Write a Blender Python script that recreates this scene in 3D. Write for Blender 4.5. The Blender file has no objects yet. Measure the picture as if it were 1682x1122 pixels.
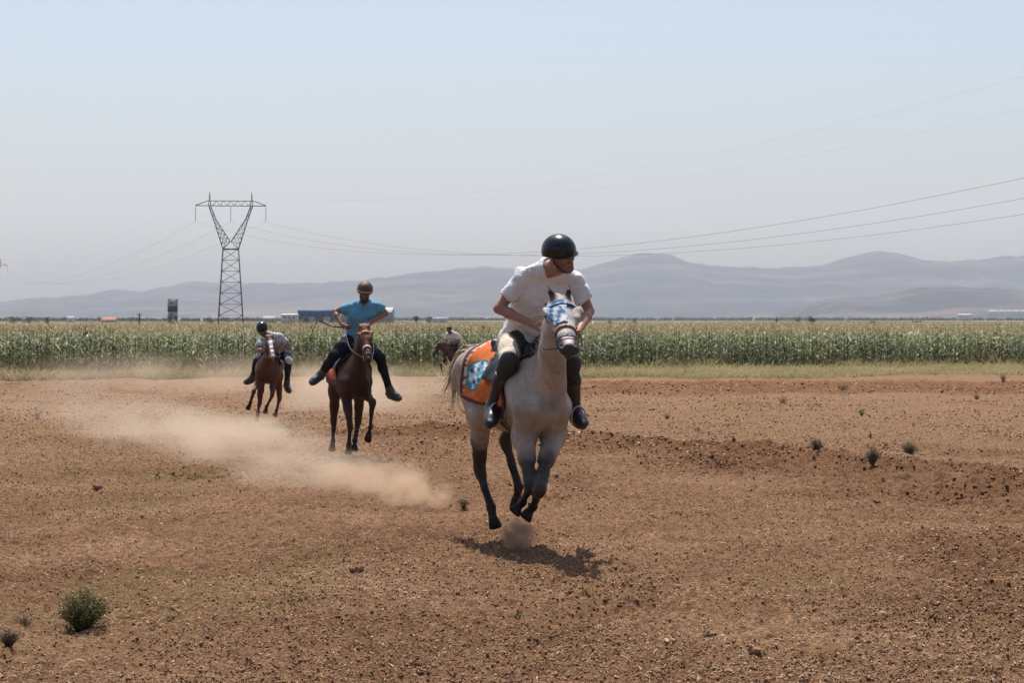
import bpy, math, random
import numpy as np
from mathutils import Vector, Matrix

random.seed(7)
rng = np.random.default_rng(7)
R = math.radians
C = bpy.context.scene.collection
sc = bpy.context.scene

# ---------------------------------------------------------------- camera
F = 3600.0            # focal length in pixels of the 1682 px wide photograph
CX, HY, H = 841.0, 524.0, 1.85   # centre column, horizon row, camera height
cam_d = bpy.data.cameras.new("camera")
cam = bpy.data.objects.new("camera", cam_d); C.objects.link(cam)
cam_d.sensor_width = 36.0
cam_d.lens = 36.0 * F / 1682.0
cam_d.shift_y = -(561.0 - HY) / 1682.0
cam_d.clip_start = 0.5
cam_d.clip_end = 60000
cam.location = (0, 0, H)
cam.rotation_euler = (R(90), 0, 0)
sc.camera = cam

# ---------------------------------------------------------------- world, sun, exposure
SUN_EL, SUN_AZ = R(67), R(-8)      # azimuth measured from +Y towards +X
w = bpy.data.worlds.new("World"); sc.world = w; w.use_nodes = True
nt = w.node_tree; nt.nodes.clear()
sky = nt.nodes.new("ShaderNodeTexSky"); sky.sky_type = 'NISHITA'; sky.sun_disc = False
sky.sun_elevation = SUN_EL; sky.sun_rotation = SUN_AZ
sky.air_density = 1.0; sky.dust_density = 3.2; sky.ozone_density = 3.0
bg = nt.nodes.new("ShaderNodeBackground"); bg.inputs[1].default_value = 0.120
wo = nt.nodes.new("ShaderNodeOutputWorld")
nt.links.new(sky.outputs[0], bg.inputs[0]); nt.links.new(bg.outputs[0], wo.inputs[0])
sd = bpy.data.lights.new("sun", 'SUN'); sd.energy = 4.8; sd.angle = R(0.6); sd.color = (1.0, 0.955, 0.88)
sun = bpy.data.objects.new("sun", sd); C.objects.link(sun)
sdir = Vector((math.sin(SUN_AZ) * math.cos(SUN_EL), math.cos(SUN_AZ) * math.cos(SUN_EL), math.sin(SUN_EL)))
sun.rotation_euler = sdir.to_track_quat('Z', 'Y').to_euler()
sun.location = (0, 0, 50)
sc.view_settings.view_transform = 'Standard'
sc.view_settings.look = 'None'
sc.view_settings.exposure = 0.29
sc.view_settings.gamma = 1.0
sc.cycles.volume_bounces = 1
sc.cycles.max_bounces = 6
sc.cycles.diffuse_bounces = 3
sc.cycles.transparent_max_bounces = 12
sc.cycles.use_denoising = True

# ---------------------------------------------------------------- helpers
def tag(o, label=None, cat=None, group=None, kind=None):
    if label: o['label'] = label
    if cat: o['category'] = cat
    if group: o['group'] = group
    if kind: o['kind'] = kind
    return o

def link(name, me, mat=None, parent=None):
    o = bpy.data.objects.new(name, me); C.objects.link(o)
    if mat is not None: me.materials.append(mat)
    if parent is not None: o.parent = parent
    return o

def empty(name, loc=(0, 0, 0), rz=0.0):
    o = bpy.data.objects.new(name, None); C.objects.link(o)
    o.location = loc; o.rotation_euler = (0, 0, rz); o.empty_display_size = 0.3
    return o

def npmesh(name, V, Fc, smooth=False, col=None, extra=None):
    """V (n,3); Fc (m,k) int array of equal sized faces, or a list of such arrays."""
    V = np.asarray(V, dtype=np.float32)
    if not isinstance(Fc, list): Fc = [Fc]
    Fc = [np.asarray(f, dtype=np.int32) for f in Fc if len(f)]
    loops = np.concatenate([f.ravel() for f in Fc])
    tot = np.concatenate([np.full(len(f), f.shape[1], np.int32) for f in Fc])
    start = np.concatenate([[0], np.cumsum(tot)[:-1]]).astype(np.int32)
    me = bpy.data.meshes.new(name)
    me.vertices.add(len(V)); me.vertices.foreach_set("co", V.ravel())
    me.loops.add(len(loops)); me.loops.foreach_set("vertex_index", loops)
    me.polygons.add(len(tot)); me.polygons.foreach_set("loop_start", start)
    me.polygons.foreach_set("loop_total", tot)
    if smooth: me.polygons.foreach_set("use_smooth", np.ones(len(tot), bool))
    if col is not None:
        a = me.color_attributes.new("Col", 'FLOAT_COLOR', 'POINT')
        c = np.ones((len(V), 4), np.float32); c[:, :3] = col
        a.data.foreach_set("color", c.ravel())
    for k, v in (extra or {}).items():
        a = me.attributes.new(k, 'FLOAT', 'POINT'); a.data.foreach_set("value", np.asarray(v, np.float32))
    me.update(); me.validate()
    return me

class MB:
    """collects simple solids and links them as one mesh"""
    def __init__(s): s.V = []; s.Q = []; s.T = []; s.n = 0; s.c = []
    def add(s, V, Fc, col=(1, 1, 1)):
        V = np.asarray(V, float)
        s.V.append(V); s.c.append(np.tile(np.asarray(col, float), (len(V), 1)))
        for f in Fc:
            f = [i + s.n for i in f]
            (s.Q if len(f) == 4 else s.T if len(f) == 3 else s.Q).append(f) if len(f) <= 4 else s._fan(f)
        s.n += len(V)
    def _fan(s, f):
        for i in range(1, len(f) - 1): s.T.append([f[0], f[i], f[i + 1]])
    def box(s, c, d, rz=0, col=(1, 1, 1)):
        x, y, z = (v / 2 for v in d); ca, sa = math.cos(rz), math.sin(rz)
        V = []
        for dx, dy, dz in ((-x,-y,-z),(x,-y,-z),(x,y,-z),(-x,y,-z),(-x,-y,z),(x,-y,z),(x,y,z),(-x,y,z)):
            V.append((c[0] + dx * ca - dy * sa, c[1] + dx * sa + dy * ca, c[2] + dz))
        s.add(V, [(3,2,1,0),(4,5,6,7),(0,1,5,4),(1,2,6,5),(2,3,7,6),(3,0,4,7)], col)
    def tube(s, pts, rad, n=6, col=(1, 1, 1), flat=1.0, cap=True):
        pts = [Vector(p) for p in pts]; m = len(pts)
        if not hasattr(rad, '__len__'): rad = [rad] * m
        V = []; up0 = None
        for i, p in enumerate(pts):
            t = (pts[min(i + 1, m - 1)] - pts[max(i - 1, 0)])
            t = t.normalized() if t.length > 1e-9 else Vector((0, 0, 1))
            if up0 is None:
                a = Vector((0, 0, 1)) if abs(t.z) < .9 else Vector((1, 0, 0))
            else: a = up0
            u = t.cross(a).normalized(); v = u.cross(t).normalized(); up0 = v
            for k in range(n):
                an = 2 * math.pi * k / n
                V.append(p + u * math.cos(an) * rad[i] + v * math.sin(an) * rad[i] * flat)
        Fc = []
        for i in range(m - 1):
            for k in range(n):
                k2 = (k + 1) % n
                Fc.append((i*n+k, i*n+k2, (i+1)*n+k2, (i+1)*n+k))
        if cap:
            Fc.append(tuple(range(n))[::-1]); Fc.append(tuple((m-1)*n+k for k in range(n)))
        s.add(V, Fc, col)
    def mesh(s, name, smooth=False):
        L = []
        if s.Q: L.append(np.array(s.Q))
        if s.T: L.append(np.array(s.T))
        return npmesh(name, np.concatenate(s.V), L, smooth, np.concatenate(s.c))
    def build(s, name, mat, parent=None, smooth=False):
        return link(name, s.mesh(name, smooth), mat, parent)

# noise -----------------------------------------------------------
def _h(ix, iy, iz, seed):
    n = (ix.astype(np.int64) * 374761393 + iy.astype(np.int64) * 668265263 + iz.astype(np.int64) * 2147483647 + seed * 1274126177) & 0xffffffff
    n = ((n ^ (n >> 13)) * 1274126177) & 0xffffffff
    n = n ^ (n >> 16)
    return (n & 0xffff) / 65535.0
def vn2(x, y, seed=0):
    ix = np.floor(x); iy = np.floor(y); fx = x - ix; fy = y - iy
    fx = fx * fx * (3 - 2 * fx); fy = fy * fy * (3 - 2 * fy); z = np.zeros_like(ix)
    a = _h(ix, iy, z, seed); b = _h(ix + 1, iy, z, seed); c = _h(ix, iy + 1, z, seed); d = _h(ix + 1, iy + 1, z, seed)
    return (a + (b - a) * fx) * (1 - fy) + (c + (d - c) * fx) * fy
def fbm2(x, y, oct=4, seed=0, gain=.5):
    s = 0; a = 1; t = 0
    for i in range(oct):
        s = s + a * vn2(x * 2**i + 17.3 * i, y * 2**i - 9.1 * i, seed + i); t += a; a *= gain
    return s / t
def vn3(p, seed=0):
    i = np.floor(p); f = p - i; f = f * f * (3 - 2 * f); r = 0
    for dx in (0, 1):
        for dy in (0, 1):
            for dz in (0, 1):
                wgt = (f[:, 0] if dx else 1 - f[:, 0]) * (f[:, 1] if dy else 1 - f[:, 1]) * (f[:, 2] if dz else 1 - f[:, 2])
                r = r + wgt * _h(i[:, 0] + dx, i[:, 1] + dy, i[:, 2] + dz, seed)
    return r
def sstep(a, b, x):
    t = np.clip((x - a) / (b - a), 0, 1); return t * t * (3 - 2 * t)

# materials ---------------------------------------------------------
def mat(name, color=(.5, .5, .5), rough=.7, metal=0.0, attr=False, noise=None, bump=None, spec=.5, sheen=0.0, coat=0.0):
    """noise = (scale, amount): multiplies the colour; bump = (scale, distance)"""
    m = bpy.data.materials.new(name); m.use_nodes = True
    n = m.node_tree.nodes; l = m.node_tree.links
    b = n["Principled BSDF"]
    b.inputs["Base Color"].default_value = (*color, 1); b.inputs["Roughness"].default_value = rough
    b.inputs["Metallic"].default_value = metal; b.inputs["Specular IOR Level"].default_value = spec
    b.inputs["Sheen Weight"].default_value = sheen; b.inputs["Coat Weight"].default_value = coat
    tc = n.new("ShaderNodeTexCoord")
    src = None
    if attr:
        a = n.new("ShaderNodeAttribute"); a.attribute_name = "Col"
        mx = n.new("ShaderNodeMix"); mx.data_type = 'RGBA'; mx.blend_type = 'MULTIPLY'; mx.inputs[0].default_value = 1
        l.new(a.outputs["Color"], mx.inputs[6]); mx.inputs[7].default_value = (*color, 1)
        src = mx.outputs[2]
    if noise:
        t = n.new("ShaderNodeTexNoise"); t.inputs["Scale"].default_value = noise[0]; t.inputs["Detail"].default_value = 5
        l.new(tc.outputs["Object"], t.inputs["Vector"])
        mr = n.new("ShaderNodeMapRange"); mr.inputs[1].default_value = .3; mr.inputs[2].default_value = .7
        mr.inputs[3].default_value = 1 - noise[1]; mr.inputs[4].default_value = 1 + noise[1]
        l.new(t.outputs[0], mr.inputs[0])
        mx = n.new("ShaderNodeVectorMath"); mx.operation = 'SCALE'
        if src is None: mx.inputs[0].default_value = color
        else: l.new(src, mx.inputs[0])
        l.new(mr.outputs[0], mx.inputs["Scale"]); src = mx.outputs[0]
    if src is not None: l.new(src, b.inputs["Base Color"])
    if bump:
        t = n.new("ShaderNodeTexNoise"); t.inputs["Scale"].default_value = bump[0]; t.inputs["Detail"].default_value = 4
        l.new(tc.outputs["Object"], t.inputs["Vector"])
        bp = n.new("ShaderNodeBump"); bp.inputs["Distance"].default_value = bump[1]; bp.inputs["Strength"].default_value = 1
        l.new(t.outputs[0], bp.inputs["Height"]); l.new(bp.outputs[0], b.inputs["Normal"])
    return m

def leafmat(name, transl=.35, rough=.5, spec=.4):
    m = bpy.data.materials.new(name); m.use_nodes = True
    n = m.node_tree.nodes; l = m.node_tree.links; b = n["Principled BSDF"]; out = n["Material Output"]
    a = n.new("ShaderNodeAttribute"); a.attribute_name = "Col"
    l.new(a.outputs["Color"], b.inputs["Base Color"]); b.inputs["Roughness"].default_value = rough
    b.inputs["Specular IOR Level"].default_value = spec
    t = n.new("ShaderNodeBsdfTranslucent"); l.new(a.outputs["Color"], t.inputs["Color"])
    mx = n.new("ShaderNodeMixShader"); mx.inputs[0].default_value = transl
    l.new(b.outputs[0], mx.inputs[1]); l.new(t.outputs[0], mx.inputs[2]); l.new(mx.outputs[0], out.inputs[0])
    return m

# ---------------------------------------------------------------- terrain
def base_z(x, y):
    return -0.35 * sstep(10, 66, y) * 1.0 - 0.0 * x
def seg_d(x, y, pts):
    d = np.full(np.shape(x), 1e9)
    for (ax, ay), (bx, by) in zip(pts[:-1], pts[1:]):
        vx, vy = bx - ax, by - ay
        t = np.clip(((x - ax) * vx + (y - ay) * vy) / (vx * vx + vy * vy), 0, 1)
        d = np.minimum(d, np.hypot(x - ax - t * vx, y - ay - t * vy))
    return d
BANK = [(-1.2, 38.5), (1.0, 34.5), (3.2, 31.0), (5.0, 25.8), (8.5, 20.5), (12, 17)]
def fresh(x, y):
    """rough freshly turned soil: the diagonal bank, the strip along the crop, patches"""
    wob = fbm2(x * .35, y * .35, 3, 40) - .5
    a = 1 - sstep(.9, 3.2, seg_d(x, y, BANK) + wob * 3.0)
    b = sstep(62, 66, y + wob * 6) * (1 - sstep(76, 79, y + wob * 4)) * sstep(-2, 3, x + wob * 8)
    b2 = sstep(60, 64, y + wob * 6) * (1 - sstep(72, 76, y + wob * 4)) * (1 - sstep(-13, -10, x + wob * 6)) * .8
    c = sstep(.60, .74, fbm2(x * .5 + 30, y * .28, 4, 77)) * .4
    return np.clip(np.maximum(np.maximum(a, b), np.maximum(b2, c)), 0, 1)
def ground_z(x, y, fine=True):
    x = np.asarray(x, float); y = np.asarray(y, float)
    near = 1 - sstep(95, 140, y)
    fr = fresh(x, y) * near
    z = base_z(x, y)
    z = z + (fbm2(x * .3, y * .3, 3, 3) - .5) * .16 * near
    d = seg_d(x, y, BANK)
    z = z + .15 * np.exp(-(d / 1.1) ** 2) * near
    z = z + (fbm2(x * 2.2, y * 2.2, 3, 11) - .5) * (.060 + .15 * fr) * near
    if fine:
        n1 = fbm2(x * 9, y * 9, 3, 21)
        z = z + (abs(n1 - .5) * 1.6 - .2 + (fbm2(x * 4.3, y * 6.5, 3, 33) - .5)) * (.055 + .065 * fr) * near
        n2 = vn2(x * 28, y * 20, 5)
        z = z + (n2 - .5) * .034 * near
    return z
def gz(x, y): return float(ground_z(np.array([x]), np.array([y]))[0])
def at(px, py, y): return Vector(((px - CX) / F * y, y, H + (HY - py) / F * y))
def on_ground(px, py):
    """where the line of sight through a photo pixel meets the ground"""
    ys = np.concatenate([np.arange(8, 100, .02)])
    z = H + (HY - py) / F * ys
    g = ground_z((px - CX) / F * ys, ys, False)
    i = np.argmax(z < g); y = ys[i]
    return Vector(((px - CX) / F * y, y, gz((px - CX) / F * y, y)))

def build_ground():
    ys = [-40., -15., -2., 3., 6., 8.]
    y = 8.6
    while y < 45: ys.append(y); y *= 1.0016 + .0000 * y
    while y < 110: ys.append(y); y *= 1.0032
    while y < 11800: ys.append(y); y *= 1.06
    ys = np.array(ys)
    u = np.concatenate([[-9, -5, -2.6], np.linspace(-1.35, 1.35, 861), [2.6, 5, 9]])
    X = u[None, :] * (ys.clip(6)[:, None] * .24 + .5); Y = np.repeat(ys[:, None], len(u), 1)
    X = np.clip(X, -7000, 7000)
    jit = (np.random.default_rng(3).random(X.shape) - .5)
    dx = np.gradient(X, axis=1); X = X + jit * np.where(abs(u)[None, :] < 1.3, dx, 0) * .5
    Z = ground_z(X, Y)
    edge = (abs(u) > 1.6)[None, :]; Z = np.where(edge, base_z(X, Y), Z)
    V = np.stack([X, Y, Z], -1).reshape(-1, 3)
    ny, nx = X.shape
    i = np.arange(ny * nx).reshape(ny, nx)
    Q = np.stack([i[:-1, :-1], i[:-1, 1:], i[1:, 1:], i[1:, :-1]], -1).reshape(-1, 4)
    fr = fresh(X, Y) * (1 - sstep(95, 140, Y))
    gr = sstep(.62, .78, fbm2(X * .45 + 9, Y * .2 + 4, 4, 55)) * (1 - sstep(55, 70, Y)) * .6
    # sparse green on the left foreground and left middle distance
    gr = np.maximum(gr, .8 * np.exp(-((X + 2.9) / .9) ** 2 - ((Y - 13.2) / 1.6) ** 2) * fbm2(X * 3, Y * 3, 3, 8))
    gr = np.maximum(gr, .9 * np.exp(-((X + 4.6) / 1.8) ** 2 - ((Y - 27.3) / .8) ** 2))
    ed = 89 + .42 * np.clip(X, -40, 60); wid = 2.0 + 9 * sstep(-6, 10, X)
    grs = sstep(-wid - 2, -wid + 2, Y - ed + 11 * (fbm2(X * .3, Y * .2, 4, 9) - .5))
    far = sstep(250, 420, Y)
    return npmesh("ground", V, Q, True, None, dict(stony=(sstep(20, 36, Y + 8 * (fbm2(X * .3, Y * .15, 3, 66) - .5)) * (1 - fr)).ravel(), fresh=fr.ravel(), green=gr.ravel(), verge=grs.ravel(), far=far.ravel()))

def ground_mat():
    m = bpy.data.materials.new("dry_soil"); m.use_nodes = True
    n = m.node_tree.nodes; l = m.node_tree.links; b = n["Principled BSDF"]; b.inputs["Roughness"].default_value = .95
    b.inputs["Specular IOR Level"].default_value = .03
    geo = n.new("ShaderNodeNewGeometry"); pos = geo.outputs["Position"]
    def noise(scale, det=5, stretch=None, rough=.6):
        v = pos
        if stretch:
            mp = n.new("ShaderNodeMapping"); mp.inputs["Scale"].default_value = stretch; l.new(v, mp.inputs[0]); v = mp.outputs[0]
        t = n.new("ShaderNodeTexNoise"); t.inputs["Scale"].default_value = scale; t.inputs["Detail"].default_value = det
        t.inputs["Roughness"].default_value = rough; l.new(v, t.inputs["Vector"]); return t.outputs[0]
    def ramp(s, stops):
        r = n.new("ShaderNodeValToRGB"); e = r.color_ramp.elements
        e[0].position, e[0].color = stops[0][0], (*stops[0][1], 1); e[1].position, e[1].color = stops[-1][0], (*stops[-1][1], 1)
        for p, c in stops[1:-1]: q = e.new(p); q.color = (*c, 1)
        l.new(s, r.inputs[0]); return r.outputs[0]
    def mix(f, a, c2, mode='MIX'):
        mx = n.new("ShaderNodeMix"); mx.data_type = 'RGBA'; mx.blend_type = mode
        if isinstance(f, float): mx.inputs[0].default_value = f
        else: l.new(f, mx.inputs[0])
        for s, i in ((a, 6), (c2, 7)):
            if isinstance(s, tuple): mx.inputs[i].default_value = (*s, 1)
            else: l.new(s, mx.inputs[i])
        return mx.outputs[2]
    def attr(k): a = n.new("ShaderNodeAttribute"); a.attribute_name = k; return a.outputs["Fac"]
    def math_(op, a, b2):
        q = n.new("ShaderNodeMath"); q.operation = op
        for s, i in ((a, 0), (b2, 1)):
            if isinstance(s, (int, float)): q.inputs[i].default_value = s
            else: l.new(s, q.inputs[i])
        return q.outputs[0]
    base = ramp(noise(.45, 5), [(.3, (.190, .101, .056)), (.5, (.250, .140, .080)), (.7, (.318, .190, .113))])
    f1 = ramp(noise(14, 6, None, .75), [(.28, (.40, .36, .33)), (.44, (.86, .85, .84)), (.58, (1.15, 1.15, 1.13)), (.72, (1.65, 1.65, 1.6))])
    col = mix(1.0, base, f1, 'MULTIPLY')
    f2 = ramp(noise(60, 3, None, .7), [(.32, (.42, .38, .35)), (.46, (.95, .95, .95)), (.56, (1.1, 1.1, 1.1)), (.68, (1.7, 1.72, 1.7))])
    col = mix(1.0, col, f2, 'MULTIPLY')
    pf = ramp(noise(34, 5, None, .8), [(.36, (.150, .084, .048)), (.50, (.25, .150, .088)), (.64, (.40, .265, .165))])
    col = mix(math_('MULTIPLY', attr("stony"), .75), col, mix(1.0, pf, f1, 'MULTIPLY'))
    # chaff and straw crumbs
    ch = ramp(noise(46, 2, (1, .55, 1), .5), [(.63, (0, 0, 0)), (.69, (1, 1, 1))])
    cov = ramp(noise(1.1, 3), [(.35, (.15, .15, .15)), (.6, (.9, .9, .9))])
    col = mix(math_('MULTIPLY', math_('MULTIPLY', ch, cov), .75), col, (.34, .235, .145))
    dk = mix(1.0, col, (.76, .69, .65), 'MULTIPLY')
    col = mix(math_('MULTIPLY', attr("fresh"), .85), col, dk)
    gn = ramp(noise(9, 4), [(.42, (0, 0, 0)), (.55, (1, 1, 1))])
    col = mix(math_('MULTIPLY', math_('MULTIPLY', attr("green"), gn), .55), col, (.16, .145, .05))
    vg = ramp(noise(.8, 5), [(.3, (.20, .14, .075)), (.5, (.22, .165, .08)), (.7, (.16, .14, .065))])
    col = mix(attr("verge"), col, vg)
    fa = ramp(noise(.004, 3, (1, .18, 1)), [(.35, (.07, .08, .045)), (.5, (.13, .11, .07)), (.62, (.24, .20, .12))])
    col = mix(attr("far"), col, fa)
    l.new(col, b.inputs["Base Color"])
    hh = math_('ADD', math_('MULTIPLY', noise(30, 5, None, .7), .6), math_('MULTIPLY', noise(110, 3), .25))
    bp = n.new("ShaderNodeBump"); bp.inputs["Distance"].default_value = .075; bp.inputs["Strength"].default_value = 1.0
    l.new(hh, bp.inputs["Height"]); l.new(bp.outputs[0], b.inputs["Normal"])
    return m

g = link("ground", build_ground(), ground_mat()); tag(g, kind='structure')

# scatter over the ground -----------------------------------------------
def scatter_pos(n, seed, y0=9.5, y1=70, bias=1.0):
    r = np.random.default_rng(seed)
    q = r.random(n); y = (y0 ** -bias + q * (y1 ** -bias - y0 ** -bias)) ** (-1 / bias)
    x = (r.random(n) * 2 - 1) * (y * .29 + .6)
    return x, y, r
def icosa():
    t = (1 + 5 ** .5) / 2
    V = np.array([(-1,t,0),(1,t,0),(-1,-t,0),(1,-t,0),(0,-1,t),(0,1,t),(0,-1,-t),(0,1,-t),(t,0,-1),(t,0,1),(-t,0,-1),(-t,0,1)], float)
    V /= np.linalg.norm(V[0])
    Fc = np.array([(0,11,5),(0,5,1),(0,1,7),(0,7,10),(0,10,11),(1,5,9),(5,11,4),(11,10,2),(10,7,6),(7,1,8),(3,9,4),(3,4,2),(3,2,6),(3,6,8),(3,8,9),(4,9,5),(2,4,11),(6,2,10),(8,6,7),(9,8,1)])
    return V, Fc
def build_clods():
    x, y, r = scatter_pos(110000, 11, 9.5, 78, .45)
    fr = fresh(x, y)
    keep = r.random(len(x)) < .30 + .9 * fr; x, y, fr = x[keep], y[keep], fr[keep]; n = len(x)
    size = .003 + .008 * r.random(n) ** 3 + .020 * fr * r.random(n) ** 3 + .010 * (r.random(n) < .004)
    V0, F0 = icosa()
    V = V0[None] * (1 + .45 * (r.random((n, 12, 1)) - .5)) + .28 * (r.random((n, 12, 3)) - .5)
    V = V * size[:, None, None] * np.stack([.8 + .7 * r.random(n), .8 + .6 * r.random(n), .55 + .3 * r.random(n)], -1)[:, None, :]
    a = r.random(n) * 6.28; ca, sa = np.cos(a)[:, None], np.sin(a)[:, None]
    X = V[..., 0] * ca - V[..., 1] * sa; Y = V[..., 0] * sa + V[..., 1] * ca
    z = ground_z(x, y)
    P = np.stack([X + x[:, None], Y + y[:, None], V[..., 2] + z[:, None] + size[:, None] * .25], -1).reshape(-1, 3)
    Fc = (F0[None] + 12 * np.arange(n)[:, None, None]).reshape(-1, 3)
    c = np.array([.190, .100, .052])[None] * (.65 + .75 * r.random((n, 1))) * (1 - .35 * fr[:, None])
    pale = (r.random(n) < .22) & (size < .014); c[pale] = np.array([.32, .23, .145]) * (.8 + .4 * r.random((pale.sum(), 1)))
    return npmesh("soil_clods", P, Fc, False, np.repeat(c, 12, 0))
o = link("soil_clods", build_clods(), mat("soil_clod", (1, 1, 1), .95, attr=True, noise=(80, .25), spec=0))
tag(o, "small brown soil crumbs and pebbles strewn over the ploughed field", "soil clods", kind='stuff')
def build_crumbs():
    x, y, r = scatter_pos(300000, 15, 9.3, 74, .40); keep = r.random(len(x)) < (.12 + .95 * sstep(.34, .66, fbm2(x * .8, y * .8, 4, 57))) * (1 - .55 * sstep(30, 74, y)); x, y = x[keep], y[keep]; n = len(x)
    fr = fresh(x, y); size = (.0028 + .0075 * r.random(n) ** 2.2) * (1 + .7 * fr) * (1 + sstep(16, 55, y) * 1.9)
    V0 = np.array([(1,0,0),(0,1,0),(-1,0,0),(0,-1,0),(0,0,1),(0,0,-1)], float); F0 = np.array([(0,1,4),(1,2,4),(2,3,4),(3,0,4),(1,0,5),(2,1,5),(3,2,5),(0,3,5)])
    a = r.random(n) * 6.28; ca, sa = np.cos(a)[:, None], np.sin(a)[:, None]
    V = V0[None] * (.6 + .8 * r.random((n, 6, 1))) * size[:, None, None] + (r.random((n, 6, 3)) - .5) * size[:, None, None] * .5
    X = V[..., 0] * ca - V[..., 1] * sa; Y = V[..., 0] * sa + V[..., 1] * ca
    P = np.stack([X + x[:, None], Y + y[:, None], V[..., 2] + (ground_z(x, y) + size * .35)[:, None]], -1).reshape(-1, 3)
    Fc = (F0[None] + 6 * np.arange(n)[:, None, None]).reshape(-1, 3)
    c = np.array([.215, .120, .070])[None] * (.62 + .85 * r.random((n, 1)))
    pale = r.random(n) < .13 + .12 * sstep(20, 40, y); c[pale] = np.array([.42, .29, .18]) * (.8 + .6 * r.random((pale.sum(), 1)))
    return npmesh("soil_crumbs", P, Fc, False, np.repeat(c, 6, 0))
o = link("soil_crumbs", build_crumbs(), bpy.data.materials["soil_clod"])
tag(o, "fine crumbly grains of brown soil and chaff covering the open ground", "soil crumbs", kind='stuff')
def build_straw():
    x, y, r = scatter_pos(62000, 12, 9.5, 60, .7)
    cl = fbm2(x * .9, y * .9, 3, 91); keep = r.random(len(x)) < sstep(.35, .68, cl) + .12; x, y = x[keep], y[keep]; n = len(x)
    L = .010 + .038 * r.random(n) ** 2.4; W = .0015 + .0028 * r.random(n) ** 2
    L += (r.random(n) < .012) * .10; W += (r.random(n) < .03) * .006
    a = r.random(n) * 6.28; t = (r.random(n) - .5) * .5
    d = np.stack([np.cos(a), np.sin(a), t], -1); s = np.stack([-np.sin(a), np.cos(a), (r.random(n) - .5)], -1)
    c0 = np.stack([x, y, ground_z(x, y) + .006 + abs(t) * L / 2], -1)
    A = c0 - d * L[:, None] / 2; B = c0 + d * L[:, None] / 2; M = c0 + np.array([0, 0, 1]) * (L * .1)[:, None]
    S = s * W[:, None]
    V = np.stack([A - S, A + S, M - S, M + S, B - S * .6, B + S * .6], 1).reshape(-1, 3)
    i = 6 * np.arange(n)[:, None]
    Q = np.concatenate([i + np.array([[0, 1, 3, 2]]), i + np.array([[2, 3, 5, 4]])])
    c = np.array([.42, .29, .17])[None] * (.7 + .55 * r.random((n, 1)))
    return npmesh("straw_litter", V, Q, False, np.repeat(c, 6, 0))
o = link("straw_litter", build_straw(), leafmat("straw", .2, .8, .2))
tag(o, "pale broken straw and stubble bits lying on the brown soil", "straw", kind='stuff')

# ---------------------------------------------------------------- mountains and hills
def interp(pts, x): return np.interp(x, [p[0] for p in pts], [p[1] for p in pts])
RIDGE = [(-500, 505), (-200, 500), (0, 496), (40, 490), (90, 487), (150, 482), (180, 475), (235, 477), (270, 470), (320, 460), (400, 464), (500, 463), (560, 461), (600, 458),
         (660, 449), (710, 444), (760, 440), (800, 436), (850, 440), (900, 441), (960, 440), (990, 432), (1020, 419), (1045, 414), (1070, 413), (1100, 416), (1135, 430),
         (1190, 435), (1250, 438), (1310, 436), (1350, 433), (1385, 423), (1415, 414), (1445, 411), (1475, 415), (1510, 424), (1560, 427), (1610, 423), (1650, 419), (1720, 416), (1900, 430), (2200, 470)]
HILL = [(1240, 526), (1290, 521), (1310, 505), (1345, 493), (1385, 487), (1440, 486), (1480, 477), (1510, 471), (1560, 471), (1620, 472), (1660, 474), (1720, 478), (1850, 490), (2000, 520), (2100, 526)]
def relief(name, prof, Yc, depth, x0, x1, nx, ny, amp, seed, bright, m):
    px = np.linspace(x0, x1, nx); v = np.linspace(-1, 1, ny)
    X = (px - CX)[None, :] / F * Yc + 0 * v[:, None]; Y = Yc + v[:, None] * depth + 0 * px[None, :]
    top = (HY - interp(prof, px)) / F * Yc + H
    crest = np.clip(1 - abs(v), 0, 1)[:, None] ** .8
    s = Yc / 9000
    nz = fbm2(X / (900 * s), Y / (900 * s), 6, seed, .55) - .5
    rg = 1 - abs(fbm2(X / (500 * s) + 5, Y / (1400 * s), 5, seed + 9) - .5) * 2
    Z = top[None, :] * (crest + (rg - .8) * .55 * crest * (1 - crest) * 2) + nz * amp * crest * (1.02 - crest) * 4
    rip = (fbm2(px / 22, px * 0, 4, seed + 3) - .5) * 5 / F * Yc
    Z += rip[None, :] * (crest ** 6) * sstep(0, 30, top)[None, :] - 3
    V = np.stack([X, Y, Z], -1).reshape(-1, 3); i = np.arange(nx * ny).reshape(ny, nx)
    Q = np.stack([i[:-1, :-1], i[:-1, 1:], i[1:, 1:], i[1:, :-1]], -1).reshape(-1, 4)
    tone = fbm2(X / (420 * s), Y / (170 * s), 6, seed + 20, .6)
    low = 1 - sstep(.05, .35, Z / np.maximum(top[None, :], 30))
    scrub = np.array([.024, .032, .034]); dry = np.array([.115, .085, .072])
    f = np.clip(sstep(.42, .62, tone) * bright + low * .6 * sstep(.4, .55, tone), 0, 1)[..., None]
    c = scrub * (1 - f) + dry * f
    me = npmesh(name, V, Q, True, c.reshape(-1, 3)); return tag(link(name, me, m), kind='structure')
mm = mat("hill_scrub", (1, 1, 1), .95, attr=True, noise=(.01, .3), spec=.1)
relief("mountains", RIDGE, 9500., 1900., -500, 2300, 900, 90, 60, 5, .45, mm)
relief("hills", HILL, 6300., 800., 1240, 2100, 400, 60, 26, 31, .60, mm)
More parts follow.
